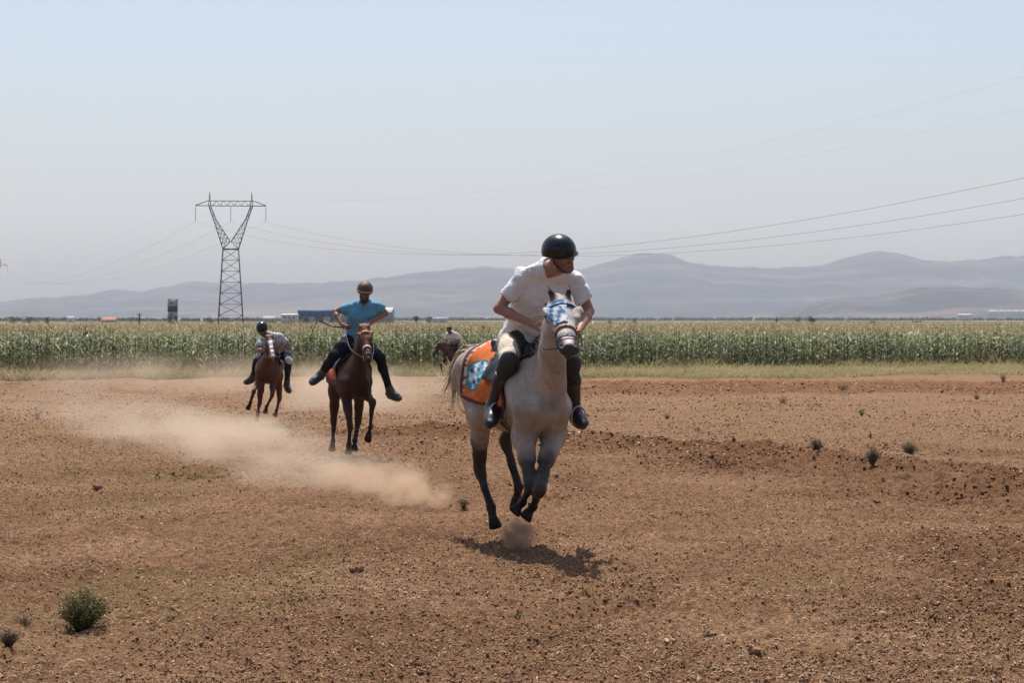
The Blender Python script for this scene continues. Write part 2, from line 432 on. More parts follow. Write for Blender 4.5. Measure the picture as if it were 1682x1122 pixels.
# ---------------------------------------------------------------- smooth solids: blended tapered capsules meshed by surface nets
def smin(a, b, k):
    h = np.maximum(k - np.abs(a - b), 0) / k
    return np.minimum(a, b) - h * h * k * .25
class Cap:
    """tapered capsule a-b with radii ra, rb; flat = (direction, factor) squashes it along a direction"""
    def __init__(s, a, b, ra, rb=None, k=.05, flat=None, col=0, cut=False):
        s.a = np.array(a, float); s.b = np.array(b, float); s.ra = ra; s.rb = ra if rb is None else rb
        s.k = k; s.flat = None; s.col = col; s.cut = cut
        if flat is not None:
            d = np.array(flat[0], float); s.flat = (d / np.linalg.norm(d), flat[1])
    def grow(s, g): 
        c = Cap(s.a, s.b, s.ra + g, s.rb + g, s.k, None, s.col, s.cut); c.flat = s.flat; return c
    def dist(s, p):
        a, b = s.a, s.b; sc_ = 1.0
        if s.flat is not None:
            d, f = s.flat
            q = p - a; p = p + ((q @ d) * (1 / f - 1))[..., None] * d
            ba0 = b - a; b = b + (ba0 @ d) * (1 / f - 1) * d
            sc_ = min(1, .5 + .5 * f)
        ba = b - a; L2 = ba @ ba
        pa = p - a
        t = np.clip((pa @ ba) / L2, 0, 1) if L2 > 1e-12 else np.zeros(p.shape[:-1])
        dd = np.linalg.norm(pa - t[..., None] * ba, axis=-1) - (s.ra + (s.rb - s.ra) * t)
        return dd * sc_
def field(prims, h, pad=.03, lim=None):
    lo = np.min([np.minimum(c.a, c.b) - max(c.ra, c.rb) for c in prims if not c.cut], 0) - pad
    hi = np.max([np.maximum(c.a, c.b) + max(c.ra, c.rb) for c in prims if not c.cut], 0) + pad
    if lim: lo = np.maximum(lo, lim[0]); hi = np.minimum(hi, lim[1])
    n = np.ceil((hi - lo) / h).astype(int) + 1
    D = np.full(n, .25, np.float64)
    for c in prims:
        m = max(c.ra, c.rb) + max(c.k, 2 * h) + 3 * h
        i0 = np.clip(np.floor((np.minimum(c.a, c.b) - m - lo) / h).astype(int), 0, n)
        i1 = np.clip(np.ceil((np.maximum(c.a, c.b) + m - lo) / h).astype(int) + 1, 0, n)
        if np.any(i1 <= i0): continue
        ax = [lo[k] + h * np.arange(i0[k], i1[k]) for k in range(3)]
        P = np.stack(np.meshgrid(*ax, indexing='ij'), -1)
        sl = tuple(slice(i0[k], i1[k]) for k in range(3)); d = c.dist(P)
        D[sl] = -smin(-D[sl], d, c.k) if c.cut else smin(D[sl], d, c.k)
    return D, lo, n
def nets(D, lo, h):
    S = D < 0
    c = [(i, j, k) for i in (0, 1) for j in (0, 1) for k in (0, 1)]
    def sh(A, o): return A[o[0]:A.shape[0] - 1 + o[0], o[1]:A.shape[1] - 1 + o[1], o[2]:A.shape[2] - 1 + o[2]]
    cnt = sum(sh(S, o).astype(np.int8) for o in c)
    mask = (cnt > 0) & (cnt < 8); idx = np.argwhere(mask)
    acc = np.zeros((len(idx), 3)); num = np.zeros(len(idx))
    g = lambda o: D[idx[:, 0] + o[0], idx[:, 1] + o[1], idx[:, 2] + o[2]]
    val = {o: g(o) for o in c}
    for o in c:
        for ax in range(3):
            if o[ax] == 0:
                q = list(o); q[ax] = 1; q = tuple(q); d0, d1 = val[o], val[q]
                cr = (d0 < 0) != (d1 < 0)
                t = np.where(cr, d0 / np.where(cr, d0 - d1, 1), 0)
                pt = np.tile(np.array(o, float), (len(idx), 1)); pt[:, ax] += t
                acc += pt * cr[:, None]; num += cr
    V = lo + h * (idx + acc / num[:, None])
    ids = np.full(mask.shape, -1); ids[mask] = np.arange(len(idx))
    Q = []
    for ax in range(3):
        b, cc = (ax + 1) % 3, (ax + 2) % 3
        s0 = [slice(None)] * 3; s1 = [slice(None)] * 3
        s0[ax] = slice(0, -1); s1[ax] = slice(1, None)
        for q in (b, cc): s0[q] = slice(1, -1); s1[q] = slice(1, -1)
        A, B = S[tuple(s0)], S[tuple(s1)]
        e = np.argwhere(A != B)
        if not len(e): continue
        inside = A[e[:, 0], e[:, 1], e[:, 2]]
        base = e.copy(); base[:, b] += 1; base[:, cc] += 1
        def cid(db, dc):
            r = base.copy(); r[:, b] += db; r[:, cc] += dc
            return ids[r[:, 0], r[:, 1], r[:, 2]]
        q = np.stack([cid(-1, -1), cid(0, -1), cid(0, 0), cid(-1, 0)], -1)
        q[~inside] = q[~inside][:, ::-1]; Q.append(q)
    Q = np.concatenate(Q); Q = Q[(Q >= 0).all(1)]
    return V, Q
def smooth_mesh(V, Q, it=2, lam=.5):
    e = np.concatenate([Q[:, [0, 1]], Q[:, [1, 2]], Q[:, [2, 3]], Q[:, [3, 0]]])
    for _ in range(it):
        s = np.zeros_like(V); n = np.zeros(len(V))
        for ax in range(3):
            s[:, ax] = np.bincount(e[:, 0], V[e[:, 1], ax], len(V)) + np.bincount(e[:, 1], V[e[:, 0], ax], len(V))
        n = np.bincount(e[:, 0], minlength=len(V)) + np.bincount(e[:, 1], minlength=len(V))
        V = V + lam * (s / np.maximum(n, 1)[:, None] - V)
    return V
def normals(V, Q):
    n = np.cross(V[Q[:, 2]] - V[Q[:, 0]], V[Q[:, 3]] - V[Q[:, 1]]); N = np.zeros_like(V)
    for k in range(4):
        for ax in range(3): N[:, ax] += np.bincount(Q[:, k], n[:, ax], len(V))
    return N / np.maximum(np.linalg.norm(N, axis=1, keepdims=True), 1e-9)
def solid(name, prims, h, material, parent, cols=None, shade=None, carve=None, wrinkle=None, it=2):
    """cols: palette indexed by prim.col; carve(P)->extra distance to intersect with; shade(V,c)->c"""
    D, lo, n = field(prims, h)
    if carve:
        P = np.stack(np.meshgrid(*[lo[k] + h * np.arange(n[k]) for k in range(3)], indexing='ij'), -1)
        D = np.maximum(D, carve(P))
    V, Q = nets(D, lo, h); V = smooth_mesh(V, Q, it)
    if wrinkle:
        N = normals(V, Q); V = V + N * wrinkle(V)[:, None]
    col = None
    if cols is not None:
        pos = [c for c in prims if not c.cut]
        best = np.full(len(V), 1e9); ds = []
        for c in pos: ds.append(c.dist(V))
        ds = np.array(ds); dm = ds.min(0); wt = np.exp(-(ds - dm) / .008)
        pal = np.array([cols[c.col] for c in pos]); col = (wt.T @ pal) / wt.sum(0)[:, None]
        if shade: col = shade(V, col)
    elif shade: col = shade(V, np.ones((len(V), 3)))
    me = npmesh(name, V, Q, True, col)
    return link(name, me, material, parent)
def ribs(name, strands, material, parent, n=4, col=None):
    """strands: list of (points, radii, colour)"""
    m = MB()
    for pts, rad, c in strands: m.tube(pts, rad, n, c)
    return m.build(name, material, parent, True)
def spl(pts, n=8):
    """Catmull-Rom through points"""
    P = [np.array(p, float) for p in pts]; P = [2 * P[0] - P[1]] + P + [2 * P[-1] - P[-2]]; out = []
    for i in range(1, len(P) - 2):
        for t in np.linspace(0, 1, n, endpoint=False):
            out.append(.5 * (2 * P[i] + (P[i+1] - P[i-1]) * t + (2*P[i-1] - 5*P[i] + 4*P[i+1] - P[i+2]) * t*t + (-P[i-1] + 3*P[i] - 3*P[i+1] + P[i+2]) * t**3))
    return out + [P[-2]]
def unit(v): v = np.array(v, float); return v / max(np.linalg.norm(v), 1e-9)

class Frame:
    """local frame of a horse: X forward, Y to its left, Z up, origin on the ground below its trunk"""
    def __init__(s, x, y, heading, scale=1.0):
        s.o = np.array([x, y, gz(x, y)]); hx, hy = unit(heading); s.X = np.array([hx, hy, 0]); s.Y = np.array([-hy, hx, 0]); s.sc = scale
        s.rz = math.atan2(hy, hx)
    def J(s, px, py, fwd):
        """local point at forward coordinate fwd seen at a photo pixel"""
        d = np.array([(px - CX) / F, 1, (HY - py) / F]); c = np.array([0, 0, H])
        t = ((s.o - c) @ s.X + fwd) / (d @ s.X); p = c + t * d - s.o
        return np.array([p @ s.X, p @ s.Y, p[2]])

HOOF = .052
def build_horse(fr, j, coat, name_label, cat_group, h=.014, tack=None, sleek=None, mats=None, face=None):
    """j: joints: lift, pitch, neck (base override), poll, muzzle, and legs RF/LF/RH/LH lists"""
    root = empty("horse", tuple(fr.o), fr.rz); tag(root, name_label, "horse", cat_group)
    L = j.get('lift', .1); k = j.get('size', 1.0); A = lambda x, y, z: np.array([x * k, y * k, z * k + L + j.get('tilt', 0) * x])
    poll, muz = j['poll'], j['muzzle']
    fdir = unit(muz - poll)
    side = np.array(j.get('headside', [0, 1, 0]), float); side = unit(side - (side @ fdir) * fdir); up = np.cross(fdir, side); 
    if up[2] < 0 and up[0] < 0: up = -up
    if up @ np.array([1, 0, .6]) < 0: up = -up
    hl = np.linalg.norm(muz - poll)
    body, leg, dark, pale, pink = 0, 1, 2, 3, 4
    Yf = lambda f: ((0, 1, 0), f)
    P = []; fw_ = j.get('frontw', 1.0)
    c = lambda *a, **kw: P.append(Cap(*a, **kw))
    # trunk
    c(A(.42, 0, 1.12), A(-.15, 0, 1.07), .265*k, .275*k, k=.08, flat=Yf(.80))
    c(A(-.15, 0, 1.08), A(-.55, 0, 1.17), .265*k, .235*k, k=.10, flat=Yf(.92))
    c(A(.40, 0, 1.36), A(.15, 0, 1.27), .085*k, .12*k, k=.10)
    c(A(.15, 0, 1.26), A(-.50, 0, 1.29), .13*k, .155*k, k=.12)
    for s in (-1, 1):
        c(A(-.52, .10*s, 1.22), A(-.78, .11*s, 1.14), .17*k, .14*k, k=.08)
        c(A(.52, .105*s, 1.10), A(.30, .13*s, 1.22), .128*k, .105*k, k=.04)       # shoulder
        c(A(.62, .075*s, 1.08), A(.50, .08*s, .96), .110*k, .095*k, k=.03)        # breast
    c(A(-.88, 0, 1.29), A(-.74, 0, 1.30), .05*k, .09*k, k=.08)
    # neck
    nb = j.get('neckbase', A(.56, 0, 1.20)); nb2 = nb + np.array([-.08, 0, .12]) * k
    pm = poll - .06 * np.array([1, 0, 0])
    n1 = nb + (pm - nb) * .5 + np.array([.0, 0, -.03]); n2 = nb2 + (pm - nb2) * .5 + np.array([0, 0, .05]) 
    nf = j.get('neckflat', .62)
    c(nb, n1, .175*k, .125*k, k=.09, flat=Yf(.72)); c(n1, poll - .05 * up, .125*k, .085*k, k=.06, flat=(side, .75))
    c(nb2, n2, .13*k, .095*k, k=.08, flat=Yf(.55)); c(n2, pm + .02 * up, .095*k, .065*k, k=.06, flat=(side, .7))
    # head
    p = lambda t, u, v=0: poll + fdir * hl * t + up * u * hl + side * v * hl
    hwid = j.get('headw', 1.0); SF = lambda f: (side, f * hwid)
    c(p(.03, -.07), p(.30, -.10), .155*hl, .150*hl, k=.03, flat=SF(.82), col=5)            # cranium
    c(p(.22, -.22), p(.34, -.20), .15*hl, .11*hl, k=.04, flat=SF(.62), col=5)              # jowl
    c(p(.30, -.09), p(.72, -.07), .125*hl, .088*hl, k=.04, flat=SF(.80), col=5)             # nose bone
    c(p(.35, -.20), p(.78, -.15), .09*hl, .062*hl, k=.04, flat=SF(.72), col=5)
    c(p(.74, -.075), p(.93, -.09), .088*hl, .082*hl, k=.03, flat=SF(.98), col=6)            # muzzle
    c(p(.90, -.10), p(.96, -.11), .07*hl, .06*hl, k=.02, flat=SF(1.15), col=6)
    mo = j.get('mouth', 0.0)
    c(p(.62, -.20 - mo*.4), p(.89, -.205 - mo), .055*hl, .045*hl, k=.02, col=6)              # chin
    for s in (-1, 1):
        c(p(.20, .0, .13*s*hwid), p(.33, -.03, .125*s*hwid), .045*hl, .03*hl, k=.03, col=5)               # brow
        c(p(.905, -.02, .062*s), p(.94, -.05, .075*s), .022*hl, k=.01, cut=True)              # nostril
        c(p(.28, -.045, .135*s*hwid), p(.28, -.045, .16*s*hwid), .02*hl, k=.012, cut=True)
        # ears
        eb = p(.01, .05, .085*s); et = eb + (j.get('ear', -fdir * .85 - up * .15)) * .24 * hl + side * .04 * hl * s
        c(eb, eb + (et - eb) * .5, .040*hl, .045*hl, k=.02, flat=(fdir, .6), col=7); c(eb + (et - eb) * .5, et, .045*hl, .010*hl, k=.01, flat=(fdir, .5), col=7)
    # legs
    for key in ('RF', 'LF'):
        s = -1 if key[0] == 'R' else 1; el, kn, fe, ho = j[key]
        if el is None: el = A(.42, .13*s, .93)
        sh = A(.56, .125*s, 1.08)
        c(sh, el, .10*k, .095*k, k=.045)
        mid = el + (kn - el) * .45
        c(el, mid, .092*k, .060*k, k=.045); c(mid, kn, .060*k, .040*k, k=.03, col=1)
        c(kn - unit(kn - el) * .025, kn + unit(fe - kn) * .03, .050*k, .044*k, k=.02, col=1)
        m2 = kn + (fe - kn) * .5
        c(kn, m2, .036*k, .030*k, k=.012, col=2); c(m2, fe, .030*k, .033*k, k=.012, col=2)
        c(fe, fe, .040*k, k=.015, col=2); pa = fe + (ho - fe) * .55
        c(fe, pa, .029*k, .033*k, k=.015, col=2)
    for key in ('RH', 'LH'):
        s = -1 if key[0] == 'R' else 1; st, hk, fe, ho = j[key]
        if st is None: st = A(-.36, .17*s, .92)
        hip = A(-.62, .12*s, 1.17)
        c(hip, st, .185*k, .115*k, k=.07, flat=Yf(.8))
        c(A(-.80, .10*s, 1.10), st + (hk - st) * .45 + np.array([-.06, 0, 0]), .12*k, .06*k, k=.08, flat=Yf(.8))
        mid = st + (hk - st) * .5
        c(st, mid, .105*k, .072*k, k=.05, flat=Yf(.85)); c(mid, hk, .068*k, .046*k, k=.03, col=1)
        c(hk - unit(hk - st) * .03 , hk + unit(fe - hk) * .05, .045*k, .047*k, k=.02, col=1)
        pt = unit(unit(hk - st) - unit(fe - hk)); c(hk, hk + pt * .035 * k, .040*k, .028*k, k=.02, col=1)   # point of hock
        m2 = hk + (fe - hk) * .5
        c(hk, m2, .040*k, .032*k, k=.02, col=1); c(m2, fe, .032*k, .035*k, k=.015, col=2)
        c(fe, fe, .039*k, k=.015, col=2); pa = fe + (ho - fe) * .55
        c(fe, pa, .030*k, .034*k, k=.015, col=2)
    def shade(V, col):
        nn = vn3(V * 7, 3)[:, None] * .5 + vn3(V * 22, 4)[:, None] * .3 + vn3(V * 55, 8)[:, None] * .2
        col = col * (1 + (nn - .5) * j.get('mottle', .35))
        if face: col = face(V, col, poll, fdir, up, side, hl)
        return col
    def muscle(V):
        return (vn3(V * 7, 6) - .5) * .020 + (vn3(V * np.array([20, 20, 9]), 9) - .5) * .008
    b = solid("body", P, h, mats['coat'], root, coat, shade, wrinkle=muscle)
    # hooves
    for key in ('RF', 'LF', 'RH', 'LH'):
        fe, ho = j[key][2], j[key][3]; d = unit(ho - fe); pa = fe + (ho - fe) * .42
        m = MB(); fw = np.array([1, 0, 0]) - d * d[0]; fw = unit(fw) if np.linalg.norm(fw) > .2 else np.array([0, 0, 1.]); sd_ = np.cross(d, fw); V = []; n = 14
        ln = np.linalg.norm(ho - pa)
        for t, r in ((0, .036), (.25, .042), (1.0, .056), (1.0, .044), (.88, .034)):
            for q in range(n):
                a = 2 * math.pi * q / n; rr = r * k
                V.append(pa + d * ln * t + fw * (math.cos(a) * rr * 1.08 + (.02 * t * k)) + sd_ * math.sin(a) * rr * .95)
        Fc = [(i*n+q, i*n+(q+1) % n, (i+1)*n+(q+1) % n, (i+1)*n+q) for i in range(4) for q in range(n)]
        Fc += [tuple(range(n))[::-1], tuple(4*n+q for q in range(n))]
        m.add(V, Fc); m.build("hoof", mats['hoof'], root, True)
    for s in (-1, 1):
        m = MB(); V0, F0 = icosa()
        me = bpy.data.meshes.new("eye"); import bmesh
        bm = bmesh.new(); bmesh.ops.create_uvsphere(bm, u_segments=14, v_segments=10, radius=.034 * hl); bm.to_mesh(me); bm.free()
        me.polygons.foreach_set("use_smooth", [True] * len(me.polygons))
        e = link("eye", me, mats['eye'], root); e.location = tuple(p(.275, -.048, .118*s*hwid))
    return root, p, A, (fdir, up, side, hl), P

def hair(name, seeds, material, parent, col, spread=.02, rad=.004, seed=1, n=4, var=.4):
    """seeds: list of (control points, how many strands)"""
    r = random.Random(seed); st = []
    for sd0 in seeds:
        pts, cnt, sp = sd0[:3]; cl_ = sd0[3] if len(sd0) > 3 else col
        for i in range(cnt):
            off0 = np.array([r.gauss(0, 1), r.gauss(0, 1), r.gauss(0, 1)]) * sp * .35; q = []
            off1 = np.array([r.gauss(0, 1), r.gauss(0, 1), r.gauss(0, 1)]) * sp * 1.6
            L = r.uniform(.6, 1.0)
            for a, p_ in enumerate(pts):
                t = a / (len(pts) - 1); q.append(np.array(p_) + off0 * (1 - t) + off1 * t * t + np.array([r.gauss(0, 1) for _ in range(3)]) * sp * .18)
            q = spl(q, 5); q = q[:max(4, int(len(q) * L))]; m = len(q)
            t0 = r.random(); cc = np.array(cl_[0]) * (1 - t0) + np.array(cl_[1]) * t0
            st.append((q, [rad * (1 - .85 * (a / (m - 1)) ** 2) for a in range(m)], tuple(cc * r.uniform(1 - var, 1 + var))))
    return ribs(name, st, material, parent, n)

def strap(m, pts, wd, th, col=(1, 1, 1), nrm=None):
    """flat band through points (width wd, thickness th)"""
    pts = [np.array(p, float) for p in pts]; V = []; n = len(pts)
    for i, p in enumerate(pts):
        t = unit(pts[min(i+1, n-1)] - pts[max(i-1, 0)]); nn = nrm[i] if nrm is not None else np.array([0, 0, 1.])
        nn = unit(nn - (nn @ t) * t); b = np.cross(t, nn)
        V += [p - b*wd/2 - nn*th/2, p + b*wd/2 - nn*th/2, p + b*wd/2 + nn*th/2, p - b*wd/2 + nn*th/2]
    Fc = []
    for i in range(n - 1):
        for q in range(4): Fc.append((i*4+q, i*4+(q+1) % 4, (i+1)*4+(q+1) % 4, (i+1)*4+q))
    Fc += [(3, 2, 1, 0), tuple((n-1)*4+q for q in range(4))]
    m.add(V, Fc, col)

def head_ring(p, t, P, hl, fdir, up, side, pad=.008, n=20, tilt=0.0, umin=-.10):
    """points round the head at position t by marching onto the head's surface"""
    prims = [c for c in P if not c.cut and c.col in (5, 6)]
    def dist(x): return min(float(c.dist(x[None])[0]) for c in prims)
    out = []; nr = []
    cen = p(t, umin)
    for q in range(n + 1):
        a = 2 * math.pi * q / n; d = up * math.cos(a) + side * math.sin(a) + fdir * tilt * math.cos(a); d = unit(d)
        lo_, hi_ = 0, .4
        for _ in range(14):
            mid = (lo_ + hi_) / 2
            if dist(cen + d * mid) < 0: lo_ = mid
            else: hi_ = mid
        out.append(cen + d * (lo_ + pad)); nr.append(d)
    return out, nr
def body_ring(P, cen, ax1, ax2, pad=.01, n=28, a0=0, a1=2 * math.pi):
    prims = [c for c in P if not c.cut and c.col == 0]
    out = []; nr = []
    ts = np.linspace(0, .7, 141)
    for q in range(n + 1):
        a = a0 + (a1 - a0) * q / n; d = np.array(ax1) * math.cos(a) + np.array(ax2) * math.sin(a)
        X = np.array(cen)[None] + ts[:, None] * d
        D = np.full(len(ts), .25)
        for c in prims: D = smin(D, c.dist(X), c.k)
        i = np.argmax(D > 0) if (D > 0).any() else len(ts) - 1
        out.append(X[i] + d * pad); nr.append(d)
    return out, nr

def bridle(root, p, hd, P, mats, rein_to, colour_cheek=(.02, .012, .01), nose_col=(.3, .12, .05), brow=None, bit=True, rw=.018):
    fdir, up, side, hl = hd; m = MB()
    for t, tl, cc, wd in ((.60, .0, nose_col, .028), (.10, .35, colour_cheek, .024), (.80, 0.1, colour_cheek, .016)):
        pts, nr = head_ring(p, t, P, hl, fdir, up, side, tilt=tl); strap(m, pts, wd * hl / .6, .006, cc, nr)
    for s in (-1, 1):
        pts = [p(.02, .05, .05*s), p(.10, -.05, .145*s), p(.35, -.13, .135*s), p(.60, -.15, .105*s), p(.80, -.155, .09*s)]
        strap(m, spl(pts, 5), .022 * hl / .6, .006, colour_cheek, [side * s] * 21)
    br = m.build("bridle", mats['leather_c'], root)
    if brow: 
        m = MB(); pts, nr = head_ring(p, brow[0], P, hl, fdir, up, side, pad=.012, tilt=.1); strap(m, pts, brow[1], .008, brow[2], nr); m.build("browband", mats['leather_c'], br)
    for s in (-1, 1):
        m = MB(); cc = p(.80, -.155, .10*s)
        m.tube([cc + (fdir * math.cos(a) + up * math.sin(a)) * .035 for a in np.linspace(0, 2*math.pi, 17)], .005, 6)
        m.build("bit_ring", mats['steel'], br, True)
        m = MB(); a = np.array(cc); b = np.array(rein_to[0 if s < 0 else 1]); mid = (a + b) / 2 + np.array([0, .05*s, -.07])
        q = spl([a, mid, b], 8); strap(m, q, rw, .005, colour_cheek, [np.array([0, 1., 0])] * len(q)); m.build("rein", mats['leather_c'], br)
    return br

def build_saddle(root, P, A, k, mats, cloth=None, cloth_cols=None, cloth_mat=None, stir=None, flapcol=(.018, .015, .013)):
    """seat, cantle, pommel, flaps and girth lying on the trunk; stir = ankle points [right, left]"""
    S = []
    z0 = 1.425
    S.append(Cap(A(.22, 0, z0), A(.05, 0, z0 - .02), .065*k, .085*k, k=.05)); S.append(Cap(A(.05, 0, z0 - .02), A(-.16, 0, z0 + .0), .10*k, .13*k, k=.05, flat=((0, 0, 1), .55)))
    S.append(Cap(A(-.22, -.10, z0 + .055), A(-.22, .10, z0 + .055), .035*k, k=.05)); S.append(Cap(A(.23, 0, z0 + .01), A(.25, 0, z0 + .08), .04*k, .03*k, k=.04))
    m = MB(); sad = solid("saddle", S, .014, mats['leather'], root)
    prims = [c for c in P if not c.cut and c.col == 0]
    def shell(name, x0, x1, a_lo, a_hi, pad, th, mt, par, colf=None, nx=18, na=26, taper=0.0):
        xs = np.linspace(x0, x1, nx); V = []; cols = []; outer = []
        for layer in (pad, pad + th):
            for i, x in enumerate(xs):
                u = i / (nx - 1); al = a_lo + taper * abs(u - .5) * 2; ah = a_hi - taper * abs(u - .5) * 2
                pts, _ = body_ring(P, A(x, 0, 1.14), (0, 0, 1), (0, 1, 0), layer, na, al, ah)
                for q, pt in enumerate(pts):
                    wv = .006 * math.sin(q / na * 26 + u * 9) + .005 * math.sin(q / na * 11 - u * 14)
                    V.append(pt + unit(pt - A(x, 0, 1.14)) * max(wv, -pad * .6)); cols.append(colf(u, q / na) if colf else (1, 1, 1))
        nn = na + 1; n1 = nx * nn; Fc = []
        for i in range(nx - 1):
            for q in range(na):
                a, b, c2, d = i*nn+q, i*nn+q+1, (i+1)*nn+q+1, (i+1)*nn+q
                Fc.append((n1+a, n1+d, n1+c2, n1+b)); Fc.append((a, b, c2, d))
        for i in range(nx - 1):
            for q in (0, na):
                a, d = i*nn+q, (i+1)*nn+q; Fc.append((a, d, n1+d, n1+a) if q == 0 else (d, a, n1+a, n1+d))
        for q in range(na):
            for i in (0, nx - 1):
                a, b = i*nn+q, i*nn+q+1; Fc.append((b, a, n1+a, n1+b) if i == 0 else (a, b, n1+b, n1+a))
        V = np.array(V); Fq = np.array(Fc)
        me = npmesh(name, V, Fq, True, np.array(cols)); return link(name, me, mt, par)
    if cloth:
        shell("saddle_cloth", *cloth[:2], -cloth[2], cloth[2], .012, .012, cloth_mat, root, cloth_cols, nx=cloth[3] if len(cloth) > 3 else 26, na=cloth[4] if len(cloth) > 4 else 44, taper=.06)
    for s in (-1, 1):
        lo_, hi_ = (.25, 1.30) if s > 0 else (-1.30, -.25)
        shell("saddle_flap", -.06, .24, lo_, hi_, .034, .010, mats['leather'], sad, nx=8, na=12)
    m = MB(); pts, nr = body_ring(P, A(.12, 0, 1.12), (0, 0, 1), (0, 1, 0), .02, 40, 1.1, 2*math.pi - 1.1); strap(m, pts, .07, .008, flapcol, nr); m.build("girth", mats['leather'], sad)
    # breast strap
    if stir:
        for s, an in zip((-1, 1), stir):
            top = A(.08, .20*s, 1.33); an = np.array(an); m = MB()
            q = [top, top + (an - top) * .5 + np.array([0, .02*s, 0]), an + np.array([0, 0, .07])]
            strap(m, q, .028, .006, flapcol, [np.array([0, 1., 0])] * 3); sl = m.build("stirrup_leather", mats['leather'], sad)
            m = MB(); c0 = an + np.array([.03, 0, -.02]); 
            arc = [c0 + np.array([0, .062 * math.cos(a), .085 * math.sin(a)]) for a in np.linspace(-.55, math.pi + .55, 18)]
            m.tube(arc, .007, 6); m.box(tuple(c0 + np.array([0, 0, -.052])), (.05, .115, .012)); m.build("stirrup", mats['steel'], sl, True)
    return sad

# ---------------------------------------------------------------- people
def human(name_label, fr, j, pal, mats, h=.007, group=None, parts=None, facef=None):
    """j: P pelvis, C chest, N neck base, H head centre, face (dir), S, E, W, K hips.. each [right, left]"""
    root = empty("person", tuple(fr.o), fr.rz); tag(root, name_label, "person", group)
    Pv, Ch, N, Hd = j['P'], j['C'], j['N'], j['H']; f = unit(j['face']); upv = j.get('hup', unit(Hd - N)); upv = unit(upv - (upv @ f) * f); sd_ = np.cross(upv, f)   # to the person's left
    S, E, W, hp, K, An, To = j['S'], j['E'], j['W'], j['hip'], j['K'], j['An'], j['To']
    front = unit(np.cross(unit(S[1] - S[0]), unit(N - Pv))); 
    SK, = (0,)
    B = {'torso': [], 'arm': [[], []], 'fore': [[], []], 'leg': [[], []], 'shin': [[], []], 'foot': [[], []], 'head': [], 'hand': [[], []]}
    T = B['torso']
    waist = Pv + (Ch - Pv) * .45
    gi = j.get('girth', 1.0)
    T.append(Cap(Pv - sd_ * 0 , waist, .125*gi, .112*gi, k=.06, flat=(front, .80)))
    T.append(Cap(waist, Ch, .115*gi, .145*gi, k=.06, flat=(front, .74))); T.append(Cap(Ch, N - unit(N - Ch) * .07, .145*gi, .085*gi, k=.06, flat=(front, .72)))
    T.append(Cap(hp[0], hp[1], .095, k=.06)); T.append(Cap(S[0] + (S[1] - S[0]) * .08, S[1] + (S[0] - S[1]) * .08, .058, k=.06))
    for s in (0, 1):
        sg = -1 if s == 0 else 1
        T.append(Cap(Ch + (S[s] - Ch) * .45 + front * .045, Ch + (Pv - Ch) * .1 + (S[s] - N) * .35 + front * .045, .075, .06, k=.05))
        T.append(Cap(S[s] + (N - S[s]) * .15, N + (Hd - N) * .18, .05, .045, k=.06))
        aa = B['arm'][s]; el = E[s]; m = S[s] + (el - S[s]) * .45
        aa.append(Cap(S[s], m, .060, .050, k=.04)); aa.append(Cap(m, el, .048, .038, k=.03)); 
        ff = B['fore'][s]; m = el + (W[s] - el) * .3
        ff.append(Cap(el, m, .038, .043, k=.02)); ff.append(Cap(m, W[s], .042, .026, k=.02))
        B['hand'][s] += hand(W[s], j['hd'][s], j['pn'][s], sg)
        lg = B['leg'][s]; m = hp[s] + (K[s] - hp[s]) * .45
        lg.append(Cap(hp[s], m, .095, .085, k=.05)); lg.append(Cap(m, K[s], .083, .056, k=.04))
        sh = B['shin'][s]; kd = unit(An[s] - K[s]); bk = unit(-np.array(To[s] - An[s]) * 1.0); bk = unit(bk - (bk @ kd) * kd)
        sh.append(Cap(K[s], K[s] + kd * .05, .056, .052, k=.03)); sh.append(Cap(K[s] + kd * .06 + bk * .012, K[s] + kd * .17 + bk * .018, .050, .056, k=.04)); sh.append(Cap(K[s] + kd * .17 + bk * .015, An[s], .052, .034, k=.03))
        ft = B['foot'][s]; td = unit(To[s] - An[s]); heel = An[s] + kd * .045 - td * .03
        sole = unit(kd - (kd @ td) * td)
        ft.append(Cap(An[s], heel, .036, .034, k=.03)); ft.append(Cap(heel + sole * .01, To[s] - td * .05 + sole * .035, .034, .034, k=.03, flat=(sole, .75))); ft.append(Cap(An[s], To[s] - td * .08 + sole * .02, .034, .03, k=.03)); ft.append(Cap(To[s] - td * .07 + sole * .035, To[s] - td * .02 + sole * .035, .036, .028, k=.02, flat=(sole, .65)))
    # head
    hh = B['head']; hs = j.get('hs', 1.0); q = lambda a, b, c_: Hd + (f * a + upv * b + sd_ * c_) * hs
    z_ = lambda a, b, ra, rb=None, **kw: hh.append(Cap(a, b, ra * hs, None if rb is None else rb * hs, **kw)) if not np.isscalar(b) else hh.append(Cap(a, a, b * hs, None, **kw))
    z_(N - unit(Hd - N) * .02, q(-.02, -.06, 0), .058, .054, k=.03)
    z_(q(-.022, .035, 0), q(.012, .04, 0), .078, .074, k=.03, flat=(sd_, .95))
    z_(q(.012, .0, 0), q(.03, -.045, 0), .066, .05, k=.04, flat=(sd_, .92))
    z_(q(.048, -.085, 0), q(.062, -.088, 0), .030, .022, k=.03)            # chin
    z_(q(.0, -.065, .04), q(.05, -.085, .012), .026, .022, k=.02); z_(q(.0, -.065, -.04), q(.05, -.085, -.012), .026, .022, k=.02)
    z_(q(.080, .022, -.022), q(.080, .022, .022), .014, k=.02)              # brow
    z_(q(.086, .012, 0), q(.103, -.026, 0), .008, .0125, k=.012)           # nose
    z_(q(.094, -.030, .010), q(.094, -.030, -.010), .009, k=.008)
    z_(q(.083, -.052, .014), q(.083, -.052, -.014), .0085, k=.008, col=2); z_(q(.081, -.062, .011), q(.081, -.062, -.011), .008, k=.008, col=2)
